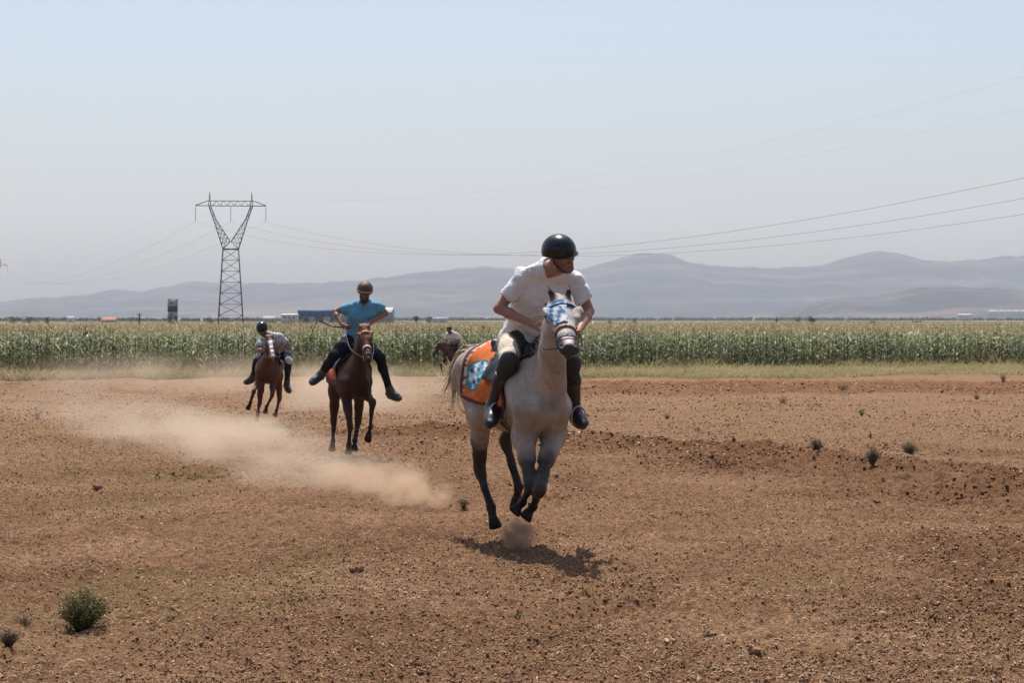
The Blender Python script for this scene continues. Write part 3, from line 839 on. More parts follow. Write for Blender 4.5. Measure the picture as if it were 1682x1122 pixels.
    for s in (-1, 1):
        z_(q(.055, -.012, .042*s), q(.05, -.02, .045*s), .022, k=.02)       # cheek
        hh.append(Cap(q(.088, .004, .029*s), q(.088, .004, .033*s), .011, k=.012, cut=True))
        hh.append(Cap(q(.076, .004, .031*s), q(.076, .004, .031*s), .012, k=.004, col=3))
        z_(q(-.008, .018, .076*s), q(-.012, -.022, .074*s), .013, .009, k=.008, flat=(sd_, .6))
    allp = T + [c for s in (0, 1) for kx in ('arm', 'fore', 'hand', 'leg', 'shin', 'foot') for c in B[kx][s]] + hh
    solid("body", allp, h, mats['skin'], root, pal, (lambda V, c: c * (1 + .18 * (vn3(V * 30, 2)[:, None] - .5))) if facef is None else (lambda V, c: facef(V, c * (1 + .18 * (vn3(V * 30, 2)[:, None] - .5)), q, f, upv, sd_, Hd)))
    return root, B, dict(q=q, f=f, up=upv, sd=sd_, front=front, Hd=Hd, waist=waist)

def hand(Wr, d, pn, sg):
    """palm and five bent fingers; d = direction of the palm, pn = palm normal (towards what it grips)"""
    d = unit(d); pn = unit(np.array(pn) - (np.array(pn) @ d) * d); lat = -np.cross(d, pn) * sg     # lat points to the thumb side
    out = [Cap(Wr, Wr + d * .075, .024, .034, k=.015, flat=(pn, .55))]
    out += [Cap(Wr + d * .03 + lat * .012, Wr + d * .078 + lat * .022, .017, .015, k=.015), Cap(Wr + d * .03 - lat * .012, Wr + d * .075 - lat * .022, .017, .014, k=.015)]
    for i, (o, L) in enumerate(((.030, .040), (.010, .044), (-.010, .041), (-.029, .033))):
        b = Wr + d * (.082 - abs(o - .005) * .15) + lat * o; a = b; dr = d
        for sgm, ang in enumerate((.75, 1.2, .8)):
            dr = unit(rot(dr, np.cross(d, pn), ang))
            e = a + dr * L * (1, .68, .55)[sgm]; out.append(Cap(a, e, .0095 - .0008 * sgm, .0088 - .0008 * sgm, k=.004)); a = e
    tb = Wr + d * .025 + lat * .026 + pn * .008; t1 = tb + unit(d * .6 + lat * .55 + pn * .5) * .042; t2 = t1 + unit(d * .75 - lat * .15 + pn * .6) * .030
    out += [Cap(tb, t1, .0145, .0115, k=.008), Cap(t1, t2, .011, .009, k=.004)]
    return out
def rot(v, ax, an):
    ax = unit(ax); return v * math.cos(an) + np.cross(ax, v) * math.sin(an) + ax * (ax @ v) * (1 - math.cos(an))

WR = np.array([[1, .3, .2], [-.3, 1, .5], [.1, -.35, .45]])
def wrinkles(sc1=14, amp=.006, seed=0, dirv=(0, 0, 1)):
    d = unit(dirv)
    def f(V):
        a = vn3(V * sc1, seed) - .5; b = vn3(V * sc1 * 2.3 + 7, seed + 1) - .5
        c = np.sin((V @ d) * 60 + (vn3(V * 8, seed + 2)) * 9)
        e_ = abs(vn3(V @ WR * sc1 * .9, seed + 5) - .5) * 2
        return np.maximum(amp * (a * 1.2 + b * .6 + c * .22 + (e_ - .4) * 1.5), -.25 * amp) + .002
    return f
def trim(c, t0, t1, g=0.0):
    a = c.a + (c.b - c.a) * t0; b = c.a + (c.b - c.a) * t1
    n = Cap(a, b, c.ra + (c.rb - c.ra) * t0 + g, c.ra + (c.rb - c.ra) * t1 + g, c.k, None, c.col); n.flat = c.flat; return n
def grow(L, g): return [c.grow(g) for c in L]
def cutplane(pt, n):
    pt = np.array(pt, float); n = unit(n)
    return lambda P: (P - pt) @ n
def ellipsoid_shell(name, mt, parent, cen, axes, rad, u0=-1, seg=32, ring=16, rimr=.006, squash=None):
    """dome above plane height u0 (in units of the up radius) with a rolled rim; axes (f, s, up)"""
    f, s, u = axes; V = []; n = seg; a0 = math.asin(max(-1, u0))
    for i in range(ring + 1):
        a = math.pi / 2 - (math.pi / 2 - a0) * i / ring
        for q in range(n):
            t = 2 * math.pi * q / n; V.append(cen + f * rad[0] * math.cos(a) * math.cos(t) + s * rad[1] * math.cos(a) * math.sin(t) + u * rad[2] * math.sin(a))
    for r_, dz in ((1.0, -rimr), (.93, -rimr), (.93, rimr)):
        for q in range(n):
            t = 2 * math.pi * q / n; a = a0; V.append(cen + f * rad[0] * r_ * math.cos(a) * math.cos(t) + s * rad[1] * r_ * math.cos(a) * math.sin(t) + u * (rad[2] * math.sin(a) + dz))
    Fc = [(i*n+q, (i+1)*n+q, (i+1)*n+(q+1) % n, i*n+(q+1) % n) for i in range(ring + 3) for q in range(n)]
    Fc.append(tuple((ring + 3) * n + q for q in range(n))[::-1])
    m = MB(); m.add(V, Fc); return m.build(name, mt, parent, True)
# ---------------------------------------------------------------- the four horses and their riders
M = dict(coat=mat("horse_coat", (1, 1, 1), .55, attr=True, noise=(160, .15), bump=(42, .005), spec=.15),
         hoof=mat("hoof_horn", (.035, .026, .020), .8, noise=(60, .4), spec=.1), eye=mat("eye_dark", (.010, .007, .005), .08),
         leather=mat("black_leather", (.016, .014, .013), .45, noise=(40, .3), bump=(200, .001)),
         leather_c=mat("strap_leather", (1, 1, 1), .5, attr=True, noise=(90, .2)),
         steel=mat("steel", (.45, .45, .45), .3, 1.0, noise=(90, .15)),
         skin=mat("skin", (1, 1, 1), .55, attr=True, noise=(60, .08), bump=(400, .0006)),
         cloth=mat("cotton", (1, 1, 1), .9, attr=True, noise=(60, .06), bump=(20, .016), spec=.15),
         helmet_black=mat("helmet_black", (.010, .011, .012), .25, noise=(30, .3), bump=(260, .0004), spec=.4),
         helmet_brown=mat("helmet_brown", (.085, .050, .028), .6, noise=(50, .3), bump=(150, .002)),
         boot=mat("boot_leather", (1, 1, 1), .42, attr=True, noise=(60, .25), bump=(180, .001)),
         hair=mat("hair", (1, 1, 1), .5, attr=True))
M['pad'] = mat("woven_cloth", (1, 1, 1), .9, attr=True, noise=(90, .12), bump=(500, .0015))

def dress(root, B, I, c, j, sleeve=.55, vneck=True, boots=None, boot_h=.25, h=.009, hemdrop=.06, tshade=None, sshade=None, gsc=1.0):
    T = B['torso']; upT = unit(j['N'] - j['P']); fr_ = I['front']
    g = .014
    pr = grow(T, g) + [trim(B['arm'][s][0], 0, 1, .016) for s in (0, 1)] + [trim(B['arm'][s][1], 0, max(.02, (sleeve - .45) / .55), .020) for s in (0, 1)]
    if sleeve > 1: pr += [Cap(k_.a, k_.b, k_.ra + .016, k_.rb + .014, k_.k) for s in (0, 1) for k_ in B['arm'][s][1:] + B['fore'][s]]
    for s in (0, 1):
        d = unit(j['E'][s] - j['S'][s])
        if sleeve <= 1: pr.append(Cap(j['S'][s] + (j['E'][s] - j['S'][s]) * sleeve * 1.0 - d * .03, j['S'][s] + (j['E'][s] - j['S'][s]) * sleeve, .056, .058, k=.03))
    hem = j['P'] - upT * hemdrop
    cuts = []
    if vneck:
        nb = j['N'] + fr_ * .085
        pr.append(Cap(nb + upT * .04, nb - upT * .045 + fr_ * .03, .032, .010, k=.012, cut=True))
    pr.append(Cap(j['N'] + (j['H'] - j['N']) * .12 , j['H'], .066, .07, k=.012, cut=True))
    E_, S_ = j['E'], j['S']
    def carve(P):
        o = (P - hem) @ (-upT)
        if sleeve <= 1:
            for s in (0, 1):
                d = unit(E_[s] - S_[s]); e = S_[s] + (E_[s] - S_[s]) * sleeve
                tt = (P - e) @ d; rad = np.linalg.norm((P - e) - tt[..., None] * d, axis=-1)
                o = np.maximum(o, np.minimum(tt, .10 - rad))
        return o
    sh = solid("shirt", pr, h, M['cloth'], root, [c['shirt']] * 8, sshade, carve, wrinkles(13, .018, 3, upT))
    nd = unit(j['H'] - j['N']); fr2 = unit(fr_ - (fr_ @ nd) * nd); s2 = np.cross(nd, fr2); m = MB(); pts = []; nr = []
    for t in np.linspace(.42, 2 * math.pi - .42, 26):
        d_ = fr2 * math.cos(t) + s2 * math.sin(t); pts.append(j['N'] + nd * (.030 - .022 * math.cos(t)) + d_ * (.074 + .02 * max(0, math.cos(t))) * j.get('hs', 1)); nr.append(unit(d_ + nd * .9))
    strap(m, pts, .040, .005, c['shirt'], nr); m.build("collar", M['cloth'], sh)
    wl = j['P'] + upT * .17
    tp = [T[0].grow(.010), T[3].grow(.008)] + [k_.grow(.012) for s in (0, 1) for k_ in B['leg'][s]] + [k_.grow(.010) for s in (0, 1) for k_ in B['shin'][s]]
    an = j['An']; K = j['K']
    def carve2(P):
        v_ = P - j['P']; ax_ = v_ @ upT; o = np.minimum((P - wl) @ upT, .20 - np.linalg.norm(v_ - ax_[..., None] * upT, axis=-1))
        for s in (0, 1):
            d = unit(an[s] - K[s]); e = an[s] - d * .02; tt = (P - e) @ d; rad = np.linalg.norm((P - e) - tt[..., None] * d, axis=-1)
            o = np.maximum(o, np.minimum(tt, .12 - rad))
        return o
    solid("trousers", tp, h, M['cloth'], root, [c['trousers']] * 8, tshade, carve2, wrinkles(13, .008, 9))
    for s in (0, 1):
        kd = unit(an[s] - K[s]); L = np.linalg.norm(an[s] - K[s]); e = an[s] - kd * boot_h
        bp = [k_.grow(.018) for k_ in B['shin'][s][1:]] + [k_.grow(.016) for k_ in B['foot'][s]]
        def carve3(P, e=e, kd=kd): return -((P - e) @ kd)
        td = unit(j['To'][s] - an[s]); sl = unit(kd - (kd @ td) * td)
        b = solid("boot", bp, .008, M['boot'], root, [c['boot']] * 8, None, carve3, wrinkles(25, .003, 5))
        m = MB(); h0 = an[s] + kd * .045 - td * .045 + sl * .05; h1 = j['To'][s] + sl * .062
        nseg = 10; V = []; lat = np.cross(td, sl)
        for i in range(nseg + 1):
            t = i / nseg; w_ = .034 + .012 * math.sin(t * 3.0); w_ *= (1 if t < .85 else .75 if t < .95 else .45)
            p0 = h0 + (h1 - h0) * t
            for a_, b_ in ((-1, 0), (1, 0), (1, 1), (-1, 1)): V.append(p0 + lat * w_ * a_ + sl * (.014 if b_ else 0.0) * (1.7 if t < .25 else 1))
        Fc = [(i*4+q, i*4+(q+1) % 4, (i+1)*4+(q+1) % 4, (i+1)*4+q) for i in range(nseg) for q in range(4)] + [(3, 2, 1, 0), tuple(nseg*4+q for q in range(4))]
        m.add(V, Fc, tuple(x * .6 for x in c['boot'])); m.build("sole", M['boot'], b)
def helmet(root, I, mt, peak=.035, band=None, strapc=(.015, .015, .015), size=1.0, tilt=-.10, low=-.18):
    q, f, u, sd_ = I['q'], I['f'], I['up'], I['sd']
    f2 = unit(f + u * tilt); u2 = unit(np.cross(f2, sd_)); 
    if u2 @ u < 0: u2 = -u2
    cen = q(-.008, .052, 0)
    hm = ellipsoid_shell("helmet", mt, root, cen, (f2, sd_, u2), (.122*size, .106*size, .108*size), low)
    m = MB(); V = []; n = 14; base = cen + u2 * (-.02 * size)
    for i in range(n + 1):
        t = -1.15 + 2.3 * i / n
        e = base + f2 * .118 * size * math.cos(t) + sd_ * .104 * size * math.sin(t); pk = e + (f2 * math.cos(t) + sd_ * math.sin(t) * .6) * peak * math.cos(t * 1.1) - u2 * .012 * math.cos(t)
        V += [e, pk, pk - u2 * .004, e - u2 * .006]
    Fc = [(i*4+a, (i+1)*4+a, (i+1)*4+(a+1) % 4, i*4+(a+1) % 4) for i in range(n) for a in range(4)]
    m.add(V, Fc); m.build("peak", mt, hm, True)
    if band:
        pts = [cen + u2 * (-.012 * size) + (f2 * .128 * math.cos(t) + sd_ * .112 * math.sin(t)) * size for t in np.linspace(-1.5, 1.5, 17)]
        m = MB(); strap(m, pts, .022, .006, band, [unit(p_ - cen) for p_ in pts]); m.build("goggle_band", M['leather_c'], hm)
    m = MB()
    for s in (-1, 1):
        pts = spl([q(.01, .03, .085*s), q(.015, -.03, .078*s), q(.045, -.095, .040*s), q(.056, -.112, 0)], 5)
        strap(m, pts, .014, .004, strapc, [sd_ * s] * len(pts))
    m.build("chin_strap", M['leather_c'], hm)
    return hm

def face_fn(beard, brow=(.02, .015, .01), hairc=None, bs=.75):
    def fn(V, c, q, f, u, sd_, Hd):
        r = V - Hd; a, b, l = r @ f, r @ u, np.abs(r @ sd_)
        def blend(m_, cc):
            nonlocal c; m_ = m_[:, None]; c = c * (1 - m_) + np.array(cc) * m_
        inh = (np.linalg.norm(r, axis=1) < .16)
        bm = sstep(-.028, -.045, b) * sstep(.0, .02, a) + sstep(.0, -.02, b) * sstep(.048, .062, l) * sstep(-.02, .0, a)
        lips = (abs(b + .057) < .012) & (l < .026) & (a > .07)
        blend(np.clip(bm, 0, 1) * inh * (~lips) * bs * (a > -.01), beard)
        blend((abs(b - .024 - .0 * l) < .006) * (l > .012) * (l < .048) * (a > .06) * .9 * 1.0, brow)
        blend(((abs(b - .003) < .007) & (abs(l - .031) < .014) & (a > .06)) * .75, (.03, .02, .015))
        if hairc is not None: blend(inh * sstep(.05, .065, b - a * .35 + .02), hairc)
        return c
    return fn

# --- grey horse in front
fA = Frame(.035, 17.4, (.375, -.927)); J = fA.J
jA = dict(lift=.085, size=1.0, tilt=-.13, mottle=.9, mouth=.015, headw=1.45, ear=np.array([-.25, 0, .75]),
          poll=J(921, 498, 1.12), muzzle=J(935, 566, 1.64), headside=(.375, .927, 0), neckbase=np.array([.60, .03, 1.29]),
          RF=[np.array([.45, -.125, .87]), J(872, 800, .76), J(858, 826, .50), J(843, 842, .50)], LF=[np.array([.46, .125, .88]), J(885, 808, .86), J(876, 832, .58), J(862, 850, .54)],
          RH=[np.array([-.30, -.19, 1.03]), J(788, 770, -.55), J(806, 834, -.40), J(813, 868, -.33)],
          LH=[np.array([-.28, .17, 1.10]), J(829, 724, -.60), J(852, 800, -.50), J(846, 832, -.55)])
def faceA(V, c, poll, f, u, s, hl):
    r = (V - poll) / hl; t, a, l = r @ f, r @ u, r @ s
    m_ = (sstep(.76, .80, t) * (1 - sstep(.93, .97, t)) * sstep(-.07, -.03, a) * (1 - sstep(.045, .085, abs(l))))[:, None]; c = c * (1 - m_) + np.array([.62, .52, .50]) * m_
    m_ = (np.exp(-((t - .30) / .10) ** 2 - ((l + .12) / .05) ** 2) * (t > .1) * (t < .5))[:, None] * .8; c = c * (1 - m_) + np.array([.14, .07, .04]) * m_
    sp = (vn3(V * 75, 12) > .80)[:, None] * .35; c = c * (1 - sp) + np.array([.20, .11, .07]) * sp
    dust = sstep(1.15, .75, V[:, 2])[:, None] * .25; c = c * (1 - dust * .5)  # coat gets slightly darker towards the lower body and legs
    return c
coatA = [(.345, .285, .23), (.055, .043, .036), (.026, .022, .021), 0, 0, (.42, .38, .34), (.055, .050, .050), (.045, .038, .034)]
coatA = [x if x else (0, 0, 0) for x in coatA]
hA, pA, AA, hdA, PA = build_horse(fA, jA, coatA, "pale grey galloping horse with a patterned orange saddle cloth, nearest in front", "racing horses", .011, mats=M, face=faceA)
dock = AA(-.90, 0, 1.31)
hair("tail", [([dock, J(764, 577, -1.02), J(756, 592, -1.16), J(751, 640, -1.22), J(754, 690, -1.15)], 110, .055, ((.07, .06, .05), (.20, .17, .14))), ([dock, J(762, 576, -1.05), J(752, 600, -1.22), J(742, 626, -1.36), J(722, 618, -1.62)], 90, .05, ((.50, .40, .26), (.75, .62, .42))), ([dock, J(760, 580, -1.05), J(748, 612, -1.3), J(738, 640, -1.4), J(726, 650, -1.6)], 70, .06, ((.45, .36, .23), (.70, .58, .40)))],
     M['hair'], hA, ((.16, .14, .12), (.62, .50, .34)), rad=.0045, seed=3)
cr = [AA(.30, 0, 1.46), None]
def mane(root, nb, poll, col, n, L, seed, back=(-.8, 0, .25), sideY=.0, h=.06):
    r = random.Random(seed); st = []
    for i in range(n):
        t = i / n; b = nb * (1 - t) + poll * t + np.array([-.02, 0, h * math.sin(t * 3.1) + .01]); d = unit(np.array(back) + np.array([r.gauss(0, .25), r.gauss(0, .35) + sideY, r.gauss(0, .2)]))
        l_ = L * r.uniform(.5, 1); q = spl([b, b + d * l_ * .4 + np.array([0, 0, .03]), b + d * l_ - np.array([0, 0, .12 * l_])], 4)
        c_ = tuple(np.array(col) * r.uniform(.6, 1.4)); st.append((q, [.006 * (1 - .85 * (a / (len(q) - 1))) for a in range(len(q))], c_))
    return ribs("mane", st, M['hair'], root, 3)
mane(hA, AA(.42, 0, 1.44), jA['poll'] + np.array([-.02, 0, .02]), (.30, .26, .22), 90, .13, 4)
bA = bridle(hA, pA, hdA, PA, M, (J(888, 540, .78), J(952, 548, .80)), colour_cheek=(.035, .022, .018), nose_col=(.22, .09, .045), brow=(.14, .024, (.025, .07, .15)))
# beaded blue panel hanging down the forehead
def bead_panel():
    fdir, up, side, hl = hdA; m = MB(); rows, cols_ = 12, 8
    prims = [c for c in PA if not c.cut and c.col == 5]; V = []; C_ = []; r = random.Random(5)
    for i in range(rows + 1):
        for q in range(cols_ + 1):
            t = .08 + .44 * i / rows; l = (-.21 + .25 * q / cols_) * (1 - .35 * i / rows); b0 = pA(t, -.1, l * .55); d = unit(up + side * l * 5.0)
            lo_, hi_ = 0, .3
            for _ in range(12):
                md = (lo_ + hi_) / 2; X = b0 + d * md
                if min(float(k_.dist(X[None])[0]) for k_ in prims) < 0: lo_ = md
                else: hi_ = md
            V.append(b0 + d * (lo_ + .012)); w_ = (i // 2 + q // 2) % 3
            C_.append(((.030, .085, .19), (.05, .19, .42), (.50, .54, .58))[0 if ((q + i // 2) % 4 < 2 and q < 7) else 2] if w_ else (.045, .13, .24))
    n = cols_ + 1; nn = len(V); V2 = V + [v - up * .008 for v in V]
    Fc = [(i*n+q, i*n+q+1, (i+1)*n+q+1, (i+1)*n+q) for i in range(rows) for q in range(cols_)]
    F2 = [tuple(nn + k_ for k_ in f_[::-1]) for f_ in Fc]
    me = npmesh("forehead_panel", np.array(V2), np.array(Fc + F2), False, np.array(C_ + C_)); return link("forehead_panel", me, M['pad'], bA)
bead_panel()
def clothA(u, q):
    d = abs(q - .5) * 2
    e = vn2(np.array([u * 13.0]), np.array([q * 30.0]), 4)[0]; e2 = vn2(np.array([u * 22.0 + 5]), np.array([q * 60.0]), 6)[0]
    if u < .05 or d > .965 or u > .96: return (.10, .025, .02)
    if u < .085: return (.60, .50, .44) if e2 > .4 else (.30, .05, .03)
    r2 = ((u - .30 + (d - .6) * .3) / .22) ** 2 + ((d - .62) / .27) ** 2
    if r2 < 1:
        if r2 > .74: return (.05, .20, .18)
        if e > .62: return (.68, .72, .76)
        if e < .34: return (.03, .06, .09)
        return (.16, .42, .52) if e2 > .45 else (.10, .26, .36)
    return (.62, .135, .016) if e2 < .8 else (.50, .09, .02)
ankA = [J(810, 668, .12), J(943, 674, .12)]
sadA = build_saddle(hA, PA, AA, 1.0, M, cloth=(-.46, .30, 2.05, 56, 130), cloth_cols=clothA, cloth_mat=M['pad'], stir=[ankA[0] + np.array([.06, 0, -.03]), ankA[1] + np.array([.06, 0, -.03])])
# breast strap
m = MB(); pts, nr = body_ring(PA, AA(.52, 0, 1.12), unit((.55, 0, .25)), (0, 1, 0), .012, 30, -1.5, 1.5); strap(m, pts, .035, .006, (.05, .03, .025), nr)
# --- rider in front
jr = dict(P=J(857, 553, -.06), C=J(885, 488, .20), N=J(899, 443, .36), H=J(922, 423, .56), girth=1.24, hs=1.12, face=(.93, .28, .02),
          S=[J(858, 458, .27), J(946, 463, .36)], E=[J(819, 507, .20), J(968, 511, .40)], W=[J(876, 533, .42), J(950, 545, .66)],
          hd=[(.75, .35, -.25), (.9, -.3, -.2)], pn=[(.1, 1, -.2), (.1, -1, -.2)], hip=[J(842, 560, -.04), J(880, 558, .0)],
          K=[J(835, 598, .36), J(938, 596, .36)], An=ankA, To=[J(808, 690, .32), J(958, 692, .30)])
for k_ in ('P', 'C', 'N', 'H'): print(k_, np.round(jr[k_], 2))
def seg(j):
    for s in (0, 1): print('upper', round(np.linalg.norm(j['E'][s]-j['S'][s]), 2), 'fore', round(np.linalg.norm(j['W'][s]-j['E'][s]), 2), 'thigh', round(np.linalg.norm(j['K'][s]-j['hip'][s]), 2), 'shin', round(np.linalg.norm(j['An'][s]-j['K'][s]), 2), 'foot', round(np.linalg.norm(j['An'][s]-j['To'][s]), 2))
    print('torso', round(np.linalg.norm(j['N']-j['P']), 2), 'shoulders', round(np.linalg.norm(j['S'][0]-j['S'][1]), 2), 'neck', round(np.linalg.norm(j['N']-j['H']), 2))
seg(jr)
skinA = [(.33, .165, .105)] * 2 + [(.27, .10, .08), (.45, .42, .40)]
rA, BA, IA = human("rider in white shirt and glossy black helmet crouched on the nearest grey horse", fA, jr, skinA, M, .0065, "riders", facef=face_fn((.10, .055, .04), bs=.6))
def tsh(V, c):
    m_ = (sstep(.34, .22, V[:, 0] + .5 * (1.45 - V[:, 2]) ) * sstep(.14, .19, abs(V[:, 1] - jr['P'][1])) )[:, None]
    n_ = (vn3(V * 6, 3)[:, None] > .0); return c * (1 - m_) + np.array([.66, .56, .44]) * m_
def ssh(V, c):
    r = V - (jr['C'] + IA['front'] * .12 + unit(jr['S'][1] - jr['S'][0]) * .06 + unit(jr['N'] - jr['P']) * .04); up_ = unit(jr['N'] - jr['P']); lt = unit(jr['S'][1] - jr['S'][0])
    m_ = ((abs(r @ up_) < .016) & (abs(r @ lt) < .045) & (r @ IA['front'] > -.08)).astype(float)[:, None]; return c * (1 - m_) + np.array([.02, .03, .06]) * m_
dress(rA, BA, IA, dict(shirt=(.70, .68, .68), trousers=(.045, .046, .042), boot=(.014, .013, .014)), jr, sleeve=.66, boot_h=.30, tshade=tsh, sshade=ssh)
helmet(rA, IA, M['helmet_black'], peak=.028, tilt=-.12, low=-.12, size=1.20)

# --- bay horse behind
fB = Frame(-2.24, 30.5, (.2, -.98)); J = fB.J
jB = dict(lift=.08, size=.98, tilt=-.09, poll=J(599, 540, 1.12), muzzle=J(605, 590, 1.55), headside=(.2, .98, 0), neckbase=np.array([.60, .02, 1.24]), mottle=.3, mouth=.01,
          RF=[None, J(575, 702, .62), J(573, 731, .60), J(572, 746, .66)], LF=[None, J(612, 661, .86), J(608, 703, .76), J(604, 722, .66)],
          RH=[np.array([-.38, -.18, .95]), J(548, 690, -.66), J(547, 724, -.52), J(545, 740, -.44)], LH=[np.array([-.32, .17, .96]), J(588, 695, -.60), J(583, 724, -.40), J(582, 740, -.32)])
def faceB(V, c, poll, f, u, s, hl):
    r = (V - poll) / hl; t, a, l = r @ f, r @ u, r @ s
    m_ = (np.exp(-((t - .14) / .16) ** 2) * sstep(-.1, .0, a) * (1 - sstep(.10, .16, abs(l))))[:, None] * .9 * (t > -.1)[:, None]; return c * (1 - m_) + np.array([.34, .13, .065]) * m_
coatB = [(.045, .019, .012), (.052, .022, .014), (.030, .018, .014), (0, 0, 0), (0, 0, 0), (.085, .036, .022), (.035, .022, .018), (.05, .025, .018)]
hB, pB, AB, hdB, PB = build_horse(fB, jB, coatB, "dark bay galloping horse carrying the rider in the blue shirt", "racing horses", .014, mats=M, face=faceB)
dk = AB(-.9, 0, 1.31)
hair("tail", [([dk, dk + np.array([-.2, 0, .02]), dk + np.array([-.4, .02, -.15]), dk + np.array([-.55, .03, -.45])], 50, .05)], M['hair'], hB, ((.02, .014, .012), (.04, .025, .02)), rad=.006, seed=8)
mane(hB, AB(.42, 0, 1.42), jB['poll'], (.10, .05, .03), 60, .16, 5, sideY=-.2)
bridle(hB, pB, hdB, PB, M, (J(566, 540, .52), J(604, 537, .52)), colour_cheek=(.06, .035, .025), nose_col=(.50, .42, .36), brow=(.16, .03, (.30, .12, .05)))
ankB = [J(527, 616, .05), J(641, 643, .10)]
build_saddle(hB, PB, AB, .98, M, cloth=(-.62, .30, 2.15, 24, 50), cloth_cols=lambda u, q: (.62, .13, .035) if u < .9 and .06 < q < .94 else (.12, .04, .03), cloth_mat=M['pad'], stir=None)
jb = dict(P=J(583, 558, -.06), C=J(592, 521, .08), N=J(597, 503, .14), H=J(599, 481, .20), face=(.97, -.17, -.20),
          S=[J(574, 506, .08), J(622, 505, .10)], E=[J(549, 512, .02), J(633, 514, .06)], W=[J(562, 534, .20), J(603, 532, .30)],
          hd=[(.5, .5, -.3), (.7, -.5, -.1)], pn=[(.2, 1, -.2), (.2, -1, -.2)], hip=[J(572, 563, -.04), J(594, 563, -.04)],
          K=[J(548, 584, .30), J(625, 588, .30)], An=ankB, To=[J(512, 627, .16), J(657, 652, .22)])
seg(jb)
rB, BB, IB = human("rider in light blue shirt and brown helmet on the dark bay horse", fB, jb, [(.24, .12, .08)] * 2 + [(.2, .08, .07), (.4, .4, .38)], M, .0085, "riders", facef=face_fn((.03, .02, .016), bs=.9))
dress(rB, BB, IB, dict(shirt=(.13, .34, .48), trousers=(.014, .016, .022), boot=(.035, .042, .055)), jb, sleeve=.5, boot_h=.10, h=.010)
helmet(rB, IB, M['helmet_brown'], peak=.03, band=(.42, .30, .18), size=1.05, low=-.28)
# sunglasses
m = MB(); q_ = IB['q']
for s in (-1, 1):
    m.tube([q_(.096, .004, .031*s), q_(.100, .004, .031*s)], [.021, .019], 12); m.tube([q_(.094, .008, .05*s), q_(.0, .012, .083*s)], .003, 5)
m.tube([q_(.100, .008, -.012), q_(.100, .008, .012)], .003, 5); m.build("sunglasses", M['helmet_black'], rB)
# riding whip in his right hand
wr = empty("whip", tuple(fB.o), fB.rz); tag(wr, "thin dark riding whip held out sideways by the rider in blue", "whip")
hnd = jb['W'][0] + unit(jb['hd'][0]) * .09; m = MB()
q = spl([hnd + np.array([.02, .06, .0]), hnd, J(546, 536, .14), J(531, 530, .12), J(522, 525, .10)], 6); m.tube(q, [.013 - .006 * i / len(q) for i in range(len(q))], 8); m.build("stick", M['leather'], wr, True)
m = MB(); m.tube(spl([J(522, 525, .10), J(517, 536, .08), J(512, 548, .06), J(509, 560, .05)], 5), .005, 6); m.build("lash", M['leather'], wr, True)

# --- chestnut horse with the blaze
fC = Frame(-4.66, 42.0, (.03, -1)); J = fC.J
jC = dict(lift=.05, size=.94, tilt=-.07, poll=J(443, 555, 1.02), muzzle=J(448, 585, 1.46), headside=(.0, 1, 0), neckbase=np.array([.56, .02, 1.20]), mottle=.3,
          RF=[None, J(417, 643, .80), J(411, 662, .68), J(408, 670, .60)], LF=[None, J(447, 650, .66), J(438, 668, .50), J(436, 677, .44)],
          RH=[None, J(426, 663, -.60), J(423, 683, -.46), J(422, 692, -.40)], LH=[None, J(459, 656, -.62), J(454, 675, -.52), J(452, 684, -.46)])
def faceC(V, c, poll, f, u, s, hl):
    r = (V - poll) / hl; t, a, l = r @ f, r @ u, r @ s
    m_ = (sstep(.10, .16, t) * (1 - sstep(.93, .97, t)) * sstep(-.10, -.04, a) * (1 - sstep(.05, .075, abs(l))))[:, None]; return c * (1 - m_) + np.array([.72, .68, .64]) * m_
coatC = [(.095, .038, .022), (.10, .04, .024), (.035, .02, .015), (0, 0, 0), (0, 0, 0), (.16, .065, .038), (.30, .20, .17), (.12, .05, .03)]
hC, pC, AC, hdC, PC = build_horse(fC, jC, coatC, "chestnut galloping horse with a white blaze down its face", "racing horses", .017, mats=M, face=faceC)
dk = AC(-.9, 0, 1.31)
hair("tail", [([dk, dk + np.array([-.2, 0, .02]), dk + np.array([-.4, .02, -.15]), dk + np.array([-.5, .03, -.45])], 36, .05)], M['hair'], hC, ((.10, .04, .02), (.16, .07, .04)), rad=.008, seed=9)
mane(hC, AC(.42, 0, 1.42), jC['poll'], (.14, .06, .035), 50, .15, 6, sideY=-.2)
bridle(hC, pC, hdC, PC, M, (J(438, 574, .80), J(458, 577, .55)), colour_cheek=(.03, .02, .018), nose_col=(.03, .02, .018))
ankC = [J(414, 621, .02), J(471, 632, .08)]
build_saddle(hC, PC, AC, .94, M, cloth=(-.40, .28, 1.5, 20, 40), cloth_cols=lambda u, q: (.42, .018, .06) if u < .9 and .06 < q < .94 else (.08, .02, .03), cloth_mat=M['pad'])
jc = dict(P=J(458, 573, -.08), C=J(450, 559, .24), N=J(441, 552, .42), H=J(431, 542, .60), face=(.96, -.05, -.28), hup=np.array([.25, -.1, .95]),
          S=[J(430, 560, .36), J(459, 554, .34)], E=[J(424, 575, .50), J(475, 567, .24)], W=[J(436, 576, .72), J(461, 577, .42)],
          hd=[(.8, .4, -.2), (.8, -.5, -.1)], pn=[(.1, 1, -.2), (.1, -1, -.2)], hip=[J(449, 576, -.06), J(464, 576, -.06)],
          K=[J(422, 593, .28), J(474, 594, .30)], An=ankC, To=[J(402, 627, .10), J(476, 641, .26)])
seg(jc)
rC, BC, IC = human("rider in pale checked shirt leaning beside the neck of the chestnut horse", fC, jc, [(.20, .10, .07)] * 2 + [(.2, .08, .07), (.4, .4, .38)], M, .010, "riders", facef=face_fn((.03, .02, .016), bs=.9))
